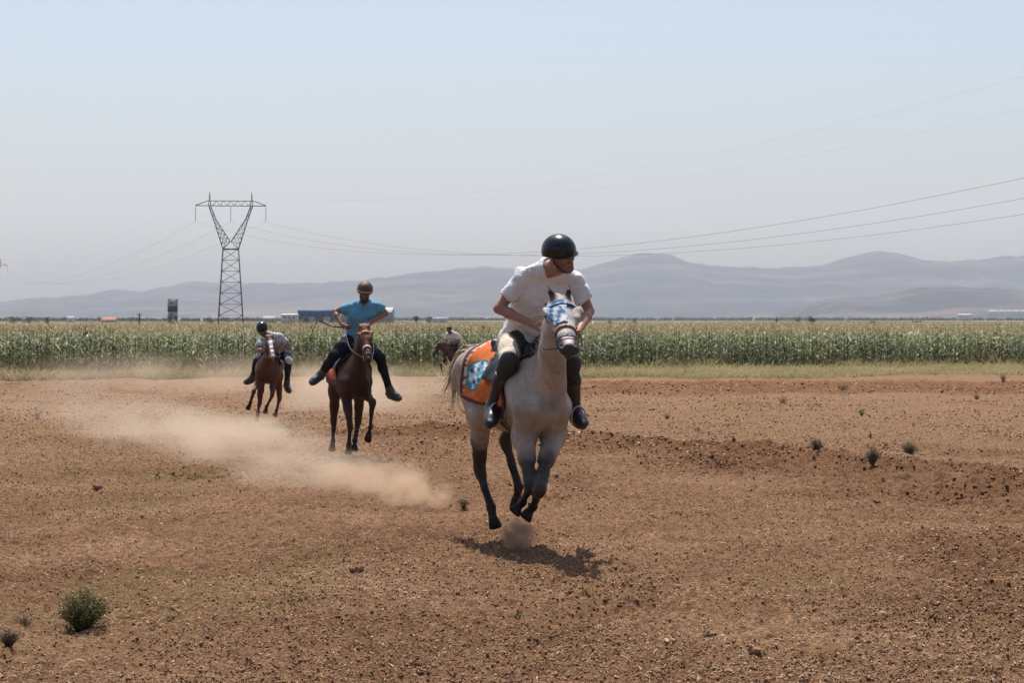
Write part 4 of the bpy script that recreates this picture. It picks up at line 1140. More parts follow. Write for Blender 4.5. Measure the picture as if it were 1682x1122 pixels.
def plaid(V, c):
    a = (np.sin(V[:, 1] * 120) > .4) | (np.sin(V[:, 0] * 90 + V[:, 2] * 60) > .5); b = a.astype(float)[:, None] * .6
    return c * (1 - b) + np.array([.16, .20, .34]) * b
def jeans(V, c):
    m_ = (np.linalg.norm(V - (jc['K'][1] + np.array([.03, .02, .03])), axis=1) < .085).astype(float)[:, None]; return c * (1 - m_) + np.array([.50, .52, .50]) * m_
dress(rC, BC, IC, dict(shirt=(.62, .61, .60), trousers=(.018, .026, .045), boot=(.05, .03, .022)), jc, sleeve=.7, boot_h=.12, h=.012, sshade=plaid, tshade=jeans)
helmet(rC, IC, M['helmet_black'], peak=.03, size=1.05, low=-.3)

# --- farthest horse, half hidden behind the grey one's tail
fD = Frame(-2.08, 79.0, (-.45, -.9)); J = fD.J; k = .88
G = lambda x, y, z: np.array([x, y, z])
jD = dict(lift=.02, size=k, poll=G(.98, -.12, 1.36), muzzle=G(1.26, -.20, .98), neckbase=G(.50, -.02, 1.10), mottle=.3,
          RF=[None, G(.80, -.14, .62), G(.66, -.14, .36), G(.56, -.14, .26)], LF=[None, G(.56, .13, .46), G(.52, .13, .18), G(.56, .13, .05)],
          RH=[None, G(-.62, -.15, .50), G(-.46, -.15, .20), G(-.38, -.15, .06)], LH=[None, G(-.74, .15, .55), G(-.86, .15, .28), G(-.98, .15, .18)])
coatD = [(.075, .036, .024), (.05, .026, .018), (.02, .014, .012), (0, 0, 0), (0, 0, 0), (.07, .035, .025), (.03, .02, .02), (.04, .02, .02)]
hD, pD, AD, hdD, PD = build_horse(fD, jD, coatD, "far dark brown horse partly hidden behind the grey horse's tail", "racing horses", .022, mats=M)
dk = AD(-.9, 0, 1.31)
hair("tail", [([dk, dk + G(-.2, 0, .02), dk + G(-.4, .02, -.15), dk + G(-.5, .03, -.45)], 26, .05)], M['hair'], hD, ((.03, .02, .015), (.05, .03, .02)), rad=.009, seed=10)
mane(hD, AD(.42, 0, 1.42), jD['poll'], (.03, .02, .015), 40, .15, 7)
bridle(hD, pD, hdD, PD, M, (G(.45, -.10, 1.42), G(.45, .10, 1.42)), colour_cheek=(.02, .012, .01), nose_col=(.02, .012, .01))
build_saddle(hD, PD, AD, k, M, cloth=(-.35, .28, 1.3, 14, 26), cloth_cols=lambda u, q: (.12, .10, .09), cloth_mat=M['pad'])
jd = dict(P=G(-.10, .02, 1.34), C=G(.14, .03, 1.60), N=G(.26, .02, 1.74), H=G(.40, .0, 1.85), face=(.96, .1, -.25), hup=np.array([.2, 0, .97]),
          S=[G(.22, -.17, 1.69), G(.20, .20, 1.69)], E=[G(.22, -.27, 1.44), G(.20, .30, 1.44)], W=[G(.42, -.12, 1.40), G(.42, .13, 1.40)],
          hd=[(1, .2, 0), (1, -.2, 0)], pn=[(0, 1, 0), (0, -1, 0)], hip=[G(-.08, -.09, 1.32), G(-.08, .11, 1.32)],
          K=[G(.26, -.30, 1.16), G(.26, .30, 1.16)], An=[G(.02, -.32, .84), G(.02, .32, .84)], To=[G(.22, -.36, .80), G(.22, .36, .80)])
rD, BD, ID = human("far bareheaded rider in a white shirt, half hidden by the grey horse's tail", fD, jd, [(.18, .09, .06)] * 2 + [(.2, .08, .07), (.4, .4, .38)], M, .013, "riders", facef=face_fn((.03, .02, .016), hairc=(.012, .010, .009), bs=.9))
dress(rD, BD, ID, dict(shirt=(.66, .65, .66), trousers=(.04, .04, .042), boot=(.03, .025, .02)), jd, sleeve=.7, boot_h=.2, h=.014)
q_ = ID['q']; solid("hair", [Cap(q_(-.03, .055, 0), q_(.01, .065, 0), .086, .078, k=.03), Cap(q_(-.05, .0, 0), q_(-.04, .03, 0), .075, .08, k=.03)], .012, M['hair'], rD, [(.010, .008, .007)] * 8, wrinkle=wrinkles(40, .008, 2))
# ---------------------------------------------------------------- crop field
def edge_y(x): return 89 + .42 * np.clip(x, -40, 60) + (fbm2(x * .4, x * 0, 4, 61) - .5) * 7.0
def ribbon(c0, d0, up0, L, W, droop, col, segs=3, side=None):
    """arching leaves: c0 base (n,3), d0 horizontal dir (n,2) ; returns V,Q,C"""
    n = len(c0); ts = np.linspace(0, 1, segs + 1); V = []
    sd_ = np.stack([-d0[:, 1], d0[:, 0], np.zeros(n)], -1)
    for t in ts:
        hx = (L * (.25 * t + .75 * t * t * droop + .5 * t * (1 - droop)))[:, None]
        z = (L * (up0 * t - droop * 1.25 * t * t))[:, None]
        c_ = c0 + np.concatenate([d0 * hx, z], 1); w_ = (W * (1 - t ** 1.6) * (.5 + .5 * min(1, t * 4)) + .003)[:, None]
        V += [c_ - sd_ * w_ / 2, c_ + sd_ * w_ / 2 + np.array([0, 0, .3]) * w_ * .5]
    V = np.stack(V, 1); m = V.shape[1]; Q = []
    i = m * np.arange(n)[:, None]
    for k in range(segs): Q.append(i + np.array([[2*k, 2*k+1, 2*k+3, 2*k+2]]))
    return V.reshape(-1, 3), np.concatenate(Q), np.repeat(col, m, 0)
def corn(rows, seed, full=True):
    r = np.random.default_rng(seed); xs, ys = [], []
    for off, sp in rows:
        yy = 89 + off; hw = yy * .30 + 6; n = int(2 * hw / sp); x = -hw + np.arange(n) * sp + r.normal(0, sp * .22, n); y = edge_y(x) + off + r.normal(0, .10, n)
        xs.append(x); ys.append(y)
    x = np.concatenate(xs); y = np.concatenate(ys); n = len(x)
    z = base_z(x, y); hgt = 1.60 + r.normal(0, .15, n) + .50 * (fbm2(x * .15, y * .1, 3, 12) - .5)
    patch = fbm2(x * .10 + 3, y * .12, 3, 5)[:, None]
    VV, QQ, CC = [], [], []; base = 0
    def push(V, Q, Cc):
        nonlocal base
        VV.append(V); QQ.append(Q + base); CC.append(Cc); base += len(V)
    P = np.stack([x, y, z], -1)
    green = lambda m: np.array([.130, .160, .058])[None] * (.65 + .6 * r.random((m, 1)))
    dry = lambda m: np.array([.36, .285, .15])[None] * (.7 + .5 * r.random((m, 1)))
    pale = lambda m: np.array([.26, .29, .20])[None] * (.7 + .6 * r.random((m, 1)))
    # stalk
    if full:
        a = r.random(n) * 3.14; d = np.stack([np.cos(a), np.sin(a), 0 * a], -1) * .014
        top = P + np.stack([r.normal(0, .04, n), r.normal(0, .04, n), hgt], -1)
        V = np.stack([P - d, P + d, top - d * .5, top + d * .5], 1).reshape(-1, 3); i = 4 * np.arange(n)[:, None]
        push(V, i + np.array([[0, 1, 3, 2]]), np.repeat(green(n) * .9, 4, 0))
    nl = 13 if full else 5
    for l in range(nl):
        f = (.04 + .86 * l / (nl - 1)) if full else (.62 + .30 * l / (nl - 1))
        a = r.random(n) * .9 + (l % 2) * math.pi + x * 7.7; d = np.stack([np.cos(a), np.sin(a)], -1)
        c0 = P + np.stack([0 * x, 0 * x, hgt * f + r.normal(0, .04, n)], -1)
        u = r.random((n, 1)); pd = .13 + .35 * max(0, .35 - f) + .25 * (patch - .5); col = np.where(u < pd, dry(n), np.where(u < pd + .17, pale(n), green(n)))
        L = (.36 + .26 * r.random(n)) * (1.0 - .25 * abs(f - .5)); push(*ribbon(c0, d, .75 + .35 * r.random(n), L, .068 + .05 * r.random(n), .5 + .45 * r.random(n), col, 3 if full else 2))
    for l in range(4 if full else 3):
        a = r.random(n) * 6.28; d = np.stack([np.cos(a), np.sin(a)], -1); c0 = P + np.stack([0 * x, 0 * x, hgt * .97], -1)
        push(*ribbon(c0, d, 1.1 + .3 * r.random(n), .16 + .12 * r.random(n), .013 + .012 * r.random(n), .15 + .3 * r.random(n), np.array([.31, .215, .105])[None] * (.65 + .7 * r.random((n, 1))), 2))
    V = np.concatenate(VV); tone = .55 + .95 * fbm2(V[:, 0] * .55, V[:, 1] * .5, 3, 44)
    return V, np.concatenate(QQ), np.concatenate(CC) * tone[:, None]
rows_f = [(i * .72 + .0, .17) for i in range(9)]
rows_b = []; q_ = 6.5
while q_ < 250: rows_b.append((q_, .24 + q_ * .004)); q_ += .75 + q_ * .022
V1, Q1, C1 = corn(rows_f, 21, True); V2, Q2, C2 = corn(rows_b, 22, False)
# soil-level litter and dark interior are real: the rows behind shade each other
me = npmesh("maize_field", np.concatenate([V1, V2]), np.concatenate([Q1, Q2 + len(V1)]), False, np.concatenate([C1, C2]))
tag(link("maize_field", me, leafmat("maize_leaf", .30, .55, .3)), "field of tall green maize with tan tassels behind the dirt field", "maize field", kind='stuff')
# canopy far off, as one uneven mat of tops beyond the rows drawn plant by plant
# verge of dry grass
def verge():
    r = np.random.default_rng(31); n = 90000; x = (r.random(n) * 2 - 1) * 34; e = edge_y(x)
    wid = 3.5 + 9 * sstep(-6, 10, x); y = e + 1.0 - wid * r.random(n) ** 1.1
    tall = sstep(-3.5, .5, y - e); keep = fbm2(x * .5, y * .6, 3, 17) + .25 * tall + .25 * sstep(-2, 8, x) > .42; x, y, tall = x[keep], y[keep], tall[keep]; n = len(x)
    a = r.random(n) * 6.28; d = np.stack([np.cos(a), np.sin(a)], -1); c0 = np.stack([x, y, base_z(x, y)], -1)
    t = np.clip(r.random((n, 1)) * .5 + (fbm2(x * .6, y * .6, 3, 71)[:, None] - .25) * 1.1, 0, 1); col = np.array([.38, .30, .15]) * t + np.array([.205, .19, .078]) * (1 - t)
    L = (.14 + .45 * r.random(n) ** 2.0) * (.35 + 1.1 * fbm2(x * .4, y * .4, 3, 72)) * (1 + 1.0 * tall); return ribbon(c0, d, 1.0 + 0 * L, L, .022 + .02 * r.random(n), .2 + .3 * r.random(n), col, 2)
V, Q, Cc = verge(); tag(link("dry_grass", npmesh("dry_grass", V, Q, False, Cc), leafmat("dry_grass", .35, .7, .2)), "strip of yellowish dry grass along the foot of the maize", "grass", kind='stuff')

# ---------------------------------------------------------------- shrubs and weeds
leaf_m = leafmat("weed_leaf", .25, .6, .3)
def shrub(px, py, wpx, hpx, label, cols=((.07, .10, .035), (.17, .18, .07)), n=120, seed=1, name="shrub", dense=1.0, group=None):
    g_ = on_ground(px, py); s = F / g_.y; wd, ht = wpx / s, hpx / s; r = random.Random(seed); m = MB(); st = MB()
    for i in range(n):
        a = r.uniform(0, 6.28); q = r.random() ** .6; tip = Vector((math.cos(a) * wd * .5 * q, math.sin(a) * wd * .5 * q, ht * (1.0 - .38 * q * q) * r.uniform(.5, 1.12)))
        b = Vector((math.cos(a) * wd * .10 * q, math.sin(a) * wd * .10 * q, -.01)); mid = b.lerp(tip, .5) + Vector((0, 0, ht * .10))
        pts = spl([b, mid, tip], 3); st.tube(pts, [.0022 * (ht / .2) ** .5, .0008], 3, (.14, .11, .06)) if False else st.tube(pts, [.0025 - .0018 * k_ / len(pts) for k_ in range(len(pts))], 3, (.15, .12, .06))
        nl = int(9 * dense)
        for k_ in range(nl):
            t = .25 + .75 * (k_ + r.random()) / nl; p_ = Vector(pts[min(len(pts) - 1, int(t * len(pts)))]) + Vector((r.gauss(0, 1), r.gauss(0, 1), r.gauss(0, 1))) * .012 * (ht / .25)
            L = r.uniform(.008, .022) * (ht / .25) ** .6; W = L * .24; aa = r.uniform(0, 6.28); el = r.uniform(-.2, 1.2); d = Vector((math.cos(aa) * math.cos(el), math.sin(aa) * math.cos(el), math.sin(el))); sd_ = d.cross(Vector((r.gauss(0, 1), r.gauss(0, 1), r.gauss(0, 1)))).normalized()
            f = min(1, max(0, (p_.z / ht) * 1.1 - .2 + r.gauss(0, .25))); c_ = tuple(cols[0][c2] * (1 - f) + cols[1][c2] * f for c2 in range(3))
            m.add([p_ - d * L * .1, p_ + d * L * .5 + sd_ * W, p_ + d * L, p_ + d * L * .5 - sd_ * W], [(0, 1, 2, 3)], c_)
    root = empty(name, g_); tag(root, label, "shrub" if name == "shrub" else "weed", group)
    m.build("leaves", leaf_m, root); st.build("stems", leaf_m, root); return root
shrub(136, 1036, 86, 66, "bushy dark green shrub in the left foreground, largest on the field", n=300, seed=2, dense=2.4, cols=((.085, .088, .030), (.27, .24, .09)))
shrub(14, 1072, 40, 26, "small grey-brown withered shrub at the bottom left corner", ((.05, .04, .03), (.12, .10, .06)), 90, 3)
shrub(40, 1030, 60, 18, "thin yellowish weed just left of the big foreground shrub", ((.14, .13, .05), (.24, .20, .08)), 40, 4, "weed", .6)
shrub(285, 1022, 60, 12, "low sparse green weed to the right of the big foreground shrub", ((.13, .14, .05), (.24, .22, .09)), 36, 5, "weed", .5)
shrub(1341, 741, 28, 23, "rounded green tuft at the near end of the rough soil bank, left one of three", seed=6, cols=((.06, .075, .03), (.15, .16, .075)))
shrub(1433, 770, 30, 28, "grey-green spiky tuft on the rough bank, lowest of three", seed=7, cols=((.055, .07, .04), (.17, .18, .11)))
shrub(1494, 746, 32, 20, "wide green tuft above the rough bank, right one of three", seed=8, cols=((.06, .08, .03), (.15, .17, .06)))
shrub(1386, 641, 24, 11, "dark low shrub at the upper edge of the bare field", seed=9, n=70, cols=((.05, .06, .03), (.12, .13, .06)))
shrub(1605, 656, 15, 11, "tiny dark tuft on the stony ground near the right edge", seed=10, n=60)
shrub(1648, 628, 14, 16, "dark brown dead shrub beside the dry grass at far right", ((.04, .03, .025), (.10, .07, .05)), 60, 11)
shrub(1415, 684, 12, 13, "slim dark tuft in the middle of the stony field", seed=12, n=50)
shrub(1286, 664, 28, 14, "patchy olive weed below the dry grass strip", ((.12, .10, .05), (.19, .17, .08)), 50, 13, "weed", .7)
shrub(1096, 689, 18, 9, "flat olive weed right of the grey horse's chest", ((.11, .09, .05), (.18, .15, .07)), 40, 14, "weed", .7)
shrub(1146, 710, 18, 8, "second flat weed, a little nearer than the olive one", ((.11, .09, .05), (.17, .16, .08)), 40, 15, "weed", .7)
shrub(762, 838, 26, 16, "small green weed left of the grey horse's hind hoof", ((.09, .11, .04), (.16, .17, .07)), 50, 16, "weed", .8)
shrub(848, 1016, 24, 10, "little green sprig in the centre foreground below the shadow", ((.09, .12, .04), (.18, .20, .08)), 30, 17, "weed", .8)
shrub(1430, 722, 9, 14, "thin upright weed between the three tufts", ((.10, .08, .05), (.15, .12, .07)), 24, 18, "weed", .6)
shrub(62, 690, 14, 20, "brown dead stalk standing in the dust at left", ((.14, .10, .06), (.20, .15, .09)), 20, 19, "weed", .5)
# stones
stone_m = mat("field_stone", (.25, .145, .085), .95, spec=0, noise=(25, .35), bump=(90, .004))
def stone(px, py, wpx, label, seed):
    g_ = on_ground(px, py); s = F / g_.y; rr = wpx / s / 2; r = np.random.default_rng(seed); V0, F0 = icosa()
    c_ = Cap(np.zeros(3), np.array([rr * .4, 0, 0]), rr * .62, rr * .5, k=rr * .3); ps = [c_] + [Cap(r.normal(0, rr * .35, 3) * [1, 1, .6], r.normal(0, rr * .3, 3) * [1, 1, .6], rr * .4, rr * .3, k=rr * .2) for _ in range(5)]
    o = solid("stone", ps, rr / 9, stone_m, None, wrinkle=lambda V: (vn3(V / rr * 3, seed) - .5) * rr * .35); o.location = g_ + Vector((0, 0, rr * .35)); return tag(o, label, "stone")
stone(588, 938, 20, "lone brown stone left of the grey horse's shadow", 1)
stone(160, 805, 18, "dark clod of earth in the left middle distance", 2)
stone(1165, 1044, 20, "flat brown clod in the right foreground, left of another", 3)
stone(1237, 1076, 26, "larger dark clod at the bottom right, right of another", 4)
stone(1552, 822, 18, "dark clod at the foot of the rough bank", 5)
stone(1440, 826, 16, "small clod left of the bank's darkest hollow", 6)

# ---------------------------------------------------------------- pylons and wires
PY = np.array([-69.3, 540.0]); PZ = float(base_z(np.array([0.]), np.array([540.]))[0])
steel_m = mat("galvanised_steel", (.17, .175, .185), .6, .6, noise=(2, .2))
ins_m = mat("insulator_glass", (.10, .09, .085), .35)
def make_pylon(loc, rz, label):
    root = empty("pylon", (loc[0], loc[1], PZ), rz); tag(root, label, "pylon", "pylons of the power line"); g0 = -PZ
    def lat(m, A4, B4, n, rl=.075, rb=.038):
        """lattice column between two quads of corners"""
        A4 = [np.array(a, float) for a in A4]; B4 = [np.array(b, float) for b in B4]
        for a, b in zip(A4, B4): m.tube([a, b], rl, 4)
        for i in range(n):
            t0, t1 = i / n, (i + 1) / n
            for k in range(4):
                k2 = (k + 1) % 4; a, b = A4[k] + (B4[k] - A4[k]) * t0, A4[k2] + (B4[k2] - A4[k2]) * t1; c_, d = A4[k2] + (B4[k2] - A4[k2]) * t0, A4[k] + (B4[k] - A4[k]) * t1
                m.tube([a, b], rb, 3); m.tube([c_, d], rb, 3); m.tube([b, d], rb, 3)
    sq = lambda x, y, z, cx=0: [(cx - x, -y, z + g0), (cx + x, -y, z + g0), (cx + x, y, z + g0), (cx - x, y, z + g0)]
    m = MB(); lat(m, sq(3.1, 3.1, 0), sq(1.9, 1.9, 19.1), 7, .11, .05)
    for z in (19.1,):
        for k in range(4):
            a, b = sq(1.9, 1.9, z)[k], sq(1.9, 1.9, z)[(k+1) % 4]; m.tube([a, b], .15, 4)
    m.build("lattice_body", steel_m, root)
    for s in (-1, 1):
        m = MB()
        lo = [(s*1.9, -1.6, 19.1 + g0), (s*.15, -.9, 21.0 + g0), (s*.15, .9, 21.0 + g0), (s*1.9, 1.6, 19.1 + g0)]; md = [(s*4.3, -.7, 26.6 + g0), (s*3.75, -.7, 26.7 + g0), (s*3.75, .7, 26.7 + g0), (s*4.3, .7, 26.6 + g0)]
        lat(m, lo, md, 6, .09, .04); m.tube([(s*1.9, -1.8, 19.1 + g0), (0, -.9, 21.1 + g0)], .07, 4); m.tube([(s*1.9, 1.8, 19.1 + g0), (0, .9, 21.1 + g0)], .07, 4)
        tp = [(s*5.4, -.6, 29.8 + g0), (s*4.9, -.6, 29.8 + g0), (s*4.9, .6, 29.8 + g0), (s*5.4, .6, 29.8 + g0)]; lat(m, md, tp, 2, .10, .04)
        pk = (s*5.15, 0, 33.3 + g0)
        for a in tp: m.tube([a, pk], .07, 4)
        m.build("side_frame", steel_m, root)
    m = MB()
    for y in (-.6, .6):
        m.tube([(-8.65, y*.3, 29.8 + g0), (-5.2, y, 29.8 + g0), (5.2, y, 29.8 + g0), (8.65, y*.3, 29.8 + g0)], .10, 4); m.tube([(-8.65, y*.3, 29.85 + g0), (-5.6, y, 31.0 + g0), (5.6, y, 31.0 + g0), (8.65, y*.3, 29.85 + g0)], .085, 4)
        xs = np.linspace(-5.2, 5.2, 13)
        for i in range(12): m.tube([(xs[i], y, (29.8 if i % 2 else 31.0) + g0), (xs[i+1], y, (31.0 if i % 2 else 29.8) + g0)], .045, 3)
    for x in np.linspace(-5.2, 5.2, 9): m.tube([(x, -.6, 29.8 + g0), (x, .6, 29.8 + g0)], .04, 3)
    m.build("cross_arm", steel_m, root)
    for x, L in ((-8.6, 3.9), (0, 3.9), (8.6, 3.9)):
        m = MB(); m.tube([(x, 0, 29.8 + g0), (x, 0, 29.8 - L + g0)], .035, 5)
        for k in range(14): m.tube([(x, 0, 29.3 - k * .24 + g0), (x, 0, 29.18 - k * .24 + g0)], [.13, .05], 8)
        m.build("insulator", ins_m, root)
    return root
make_pylon(PY, -.057 + .16, "steel lattice pylon with a V-shaped head standing behind the maize")
make_pylon(np.array([-270., 1134.]), .20, "far pylon at the left edge, only its cross arm tip in view")
wire_m = mat("aluminium_wire", (.10, .10, .105), .6, .3)
def wire(a, b, sag, rad, label, a2=None, sag2=0, n=70):
    t = np.linspace(0, 1, n)[:, None]; P = np.array(a) + (np.array(b) - np.array(a)) * t; P[:, 2] -= 4 * sag * (t * (1 - t))[:, 0]
    pts = list(P[::-1])
    if a2 is not None:
        P2 = np.array(a) + (np.array(a2) - np.array(a)) * t; P2[:, 2] -= 4 * sag2 * (t * (1 - t))[:, 0]; pts = pts + list(P2[1:])
    m = MB(); m.tube(pts, rad, 5); o = m.build("power_line", wire_m); tag(o, label, "power line", "wires of the power line")
al, be = .10, .588
for k, w_ in ((-1, "from the pylon's left arm, topmost of the lower three"), (0, "from the pylon's centre, middle of the lower three"), (1, "from the pylon's right arm, lowest of all five")):
    a = (PY[0] + k * 8.6 * math.cos(al), PY[1] + k * 8.6 * math.sin(al), 25.85); b = (84.2 + k * 13.7 * math.cos(be), 199.3 + k * 13.7 * math.sin(be), 20.8)
    a2 = (-270 + k * 8.6 * math.cos(.2), 1134 + k * 8.6 * math.sin(.2), 25.85)
    wire(a, b, 10.6, .019, "dark wire " + w_, a2, 10)
for k, w_ in ((-1, "highest of all wires"), (1, "second highest")):
    a = (PY[0] + k * 5.15 * math.cos(al), PY[1] + k * 5.15 * math.sin(al), 33.2); b = (84.2 + k * 8.5 * math.cos(be), 199.3 + k * 8.5 * math.sin(be), 32.9)
    a2 = (-270 + k * 5.15, 1134, 33.2)
    wire(a, b, 9.07, .0055, "faint thin wire crossing the sky, " + w_, a2, 8)

# ---------------------------------------------------------------- far buildings
def wallmat(n, c, nz=.15): return mat(n, c, .85, noise=(.6, nz))
dark_b, grey_b, pale_b, blue_b, beige_b, white_b, roof_b, glass_b = wallmat("dark_paint", (.045, .05, .075)), wallmat("grey_paint", (.34, .35, .38)), wallmat("pale_cap", (.55, .55, .53)), wallmat("blue_sheet", (.055, .11, .24)), wallmat("beige_render", (.42, .40, .35)), wallmat("white_render", (.70, .70, .68)), wallmat("roof_sheet", (.33, .33, .33)), mat("window_dark", (.03, .035, .04), .2)
def px_box(px0, px1, ytop, Y, depth=None, ybot=None):
    x0, x1 = (px0 - CX) / F * Y, (px1 - CX) / F * Y; zt = H + (HY - ytop) / F * Y; return x0, x1, zt, depth or (x1 - x0) * .7
gz0 = -.35
# striped tower
x0, x1, zt, dp = px_box(275, 292, 491, 620); w_ = x1 - x0; tr = empty("tower", ((x0 + x1) / 2, 620, gz0), .25); tag(tr, "narrow square tower with dark and grey bands left of the pylon", "tower")
hh = zt - gz0; lv = [0, .36, .53, .74, .97]
for i, mt in enumerate((dark_b, grey_b, dark_b, grey_b)):
    m = MB(); m.box((0, 0, hh * (lv[i] + lv[i+1]) / 2), (w_ * .9, w_ * .9, hh * (lv[i+1] - lv[i]))); o = m.build("wall_band", mt, tr)
    if i % 2: 
        m = MB(); m.box((-.3 * w_ * .5, -w_ * .455, hh * (lv[i] + lv[i+1]) / 2), (.5, .04, .5)); m.build("window", glass_b, o)
m = MB(); m.box((0, 0, hh * .985), (w_ * 1.0, w_ * 1.0, hh * .03)); m.tube([(0, 0, hh), (0, 0, hh + .7)], .05, 6); m.build("roof_cap", pale_b, tr)
m = MB(); m.box((.1, -w_ * .455, 1.05), (.9, .05, 2.1)); m.build("door", grey_b, tr)
def shed(name, label, px0, px1, ytop, Y, wm, rm, pitch=.12, eave=.25, doors=1, wins=3, depth=None, rz=0.0, cat="building", base=None):
    x0, x1, zt, dp = px_box(px0, px1, ytop, Y, depth); W = x1 - x0; bz = gz0 if base is None else base; hh = zt - bz; rise = min(W, dp) * pitch; hw = hh - rise
    r_ = empty(name, ((x0 + x1) / 2, Y + dp / 2, bz), rz); tag(r_, label, cat)
    m = MB(); m.add([(-W/2,-dp/2,0),(W/2,-dp/2,0),(W/2,dp/2,0),(-W/2,dp/2,0),(-W/2,-dp/2,hw),(W/2,-dp/2,hw),(W/2,dp/2,hw),(-W/2,dp/2,hw),(-W/2,0,hh-.03),(W/2,0,hh-.03)],
                   [(3,2,1,0),(0,1,5,4),(2,3,7,6),(1,2,6,9,5),(3,0,4,8,7)]); wl = m.build("wall", wm, r_)
    m = MB(); e = eave; V = []
    for y_, z_ in ((-dp/2 - e, hw - e * rise / (dp / 2)), (0, hh), (dp/2 + e, hw - e * rise / (dp / 2))):
        for x_ in (-W/2 - e, W/2 + e): V += [(x_, y_, z_), (x_, y_, z_ + .12)]
    m.add(V, [(0,2,6,4),(4,6,10,8),(1,5,7,3),(5,9,11,7),(0,1,3,2),(8,10,11,9),(0,4,5,1),(4,8,9,5),(2,3,7,6),(6,7,11,10)]); m.build("roof", rm, r_)
    for i in range(doors):
        m = MB(); xx = (-.5 + (i + .5) / doors) * W * .8 + W * .08; m.box((xx, -dp/2 - .03, min(3.2, hw * .7) / 2), (min(3, W * .2), .06, min(3.2, hw * .7))); m.build("door", roof_b, r_)
    for i in range(wins):
        m = MB(); xx = (-.5 + (i + .5) / wins) * W * .9; m.box((xx, -dp/2 - .025, hw * .72), (min(1.6, W * .08), .05, min(.9, hw * .22))); m.build("window", glass_b, r_)
    return r_
shed("warehouse", "long blue metal warehouse beyond the maize, left of the rider in blue", 489, 551, 508.5, 1000, blue_b, blue_b, .06, wins=5, doors=2, depth=12)
shed("annex", "low white building joined to the left end of the blue warehouse", 462, 488, 516, 985, white_b, white_b, .05, doors=1, wins=3, depth=7)
shed("warehouse", "pale grey hall standing behind the rider in blue", 560, 643, 505, 1040, grey_b, pale_b, .10, wins=8, doors=2, depth=26)
shed("farmhouse", "small pale house on the plain near the left edge", 110, 121, 519.5, 1500, white_b, roof_b, .3, wins=2, depth=5)
shed("farmhouse", "red-roofed farm building on the plain left of the banded tower", 166, 190, 521.5, 1300, beige_b, wallmat("red_roof", (.38, .16, .09)), .25, wins=4, depth=7)
shed("farmhouse", "long grey roofed sheds right of the pylon's foot", 432, 452, 519.5, 1250, beige_b, roof_b, .2, wins=3, depth=7)
shed("farmhouse", "white farm building on the horizon right of the dark tree", 1574, 1597, 516, 2600, white_b, white_b, .08, wins=4, depth=9)
shed("farmhouse", "tiny pale shed under the long ridge between the riders", 711, 735, 521.5, 1350, white_b, roof_b, .1, wins=3, depth=6)
hb = H + (HY - 513.5) / F * 5600
for i, (a, b, txt) in enumerate(((1624, 1640, "leftmost"), (1642, 1651, "second from the left"), (1653, 1662, "third from the left"), (1664, 1674, "fourth from the left"), (1676, 1690, "fifth and last"))):
    shed("greenhouse", "white greenhouse at the foot of the far hill, %s of the row" % txt, a, b, 509.8, 5600, white_b, white_b, .1, doors=0, wins=0, depth=14, base=hb - 8, cat="greenhouse")['group'] = "white greenhouses below the hill"
def pole(px, ytop, Y, label, rad=.14):
    x = (px - CX) / F * Y; zt = H + (HY - ytop) / F * Y; m = MB(); m.tube([(0, 0, 0), (0, 0, zt - gz0)], [rad, rad * .7], 8); m.box((0, 0, zt - gz0 - .5), (1.6, .12, .14)); m.box((-.6, 0, zt - gz0 - .38), (.1, .1, .14)); m.box((.6, 0, zt - gz0 - .38), (.1, .1, .14)); o = m.build("utility_pole", dark_b); o.location = (x, Y, gz0); tag(o, label, "pole")
pole(229, 514, 600, "short dark utility pole left of the banded tower", .28)
pole(1506, 523, 330, "thin dark post sticking out of the maize at right", .07)
# trees on the plain
crown_m = leafmat("tree_leaf", .2, .7, .2); bark_m = mat("bark", (.10, .075, .055), .9, noise=(6, .3))
def tree(px, ytop, wpx, Y, label, seed, col=(.045, .06, .03)):
    x = (px - CX) / F * Y; ht = H + (HY - ytop) / F * Y - gz0; wd = wpx / F * Y; r = random.Random(seed); root = empty("tree", (x, Y, gz0)); tag(root, label, "tree")
    m = MB(); m.tube([(0, 0, 0), (.02 * ht, 0, ht * .3), (0, 0, ht * .7)], [.05 * ht, .035 * ht, .012 * ht], 7)
    for k in range(5): a = r.uniform(0, 6.28); m.tube([(0, 0, ht * .3), (math.cos(a) * wd * .3, math.sin(a) * wd * .3, ht * r.uniform(.5, .8))], [.02 * ht, .006 * ht], 5)
    m.build("trunk", bark_m, root); m = MB(); blobs = [(r.gauss(0, wd * .2), r.gauss(0, wd * .2), ht * r.uniform(.35, .85), r.uniform(.12, .22)) for _ in range(12)]
    for i in range(520):
        b = r.choice(blobs); d = Vector((r.gauss(0, 1), r.gauss(0, 1), r.gauss(0, 1))).normalized(); p_ = Vector(b[:3]) + Vector((d.x * wd * b[3] * 1.5, d.y * wd * b[3] * 1.5, d.z * ht * b[3] * .8)) * r.uniform(.5, 1.1)
        L = ht * r.uniform(.02, .05); u = Vector((r.gauss(0, 1), r.gauss(0, 1), r.gauss(0, 1))).normalized(); v = u.orthogonal().normalized(); f = r.uniform(.6, 1.5); m.add([p_ - u * L, p_ + v * L * .6, p_ + u * L, p_ - v * L * .6], [(0, 1, 2, 3)], tuple(c2 * f for c2 in col))
    m.build("crown", crown_m, root)
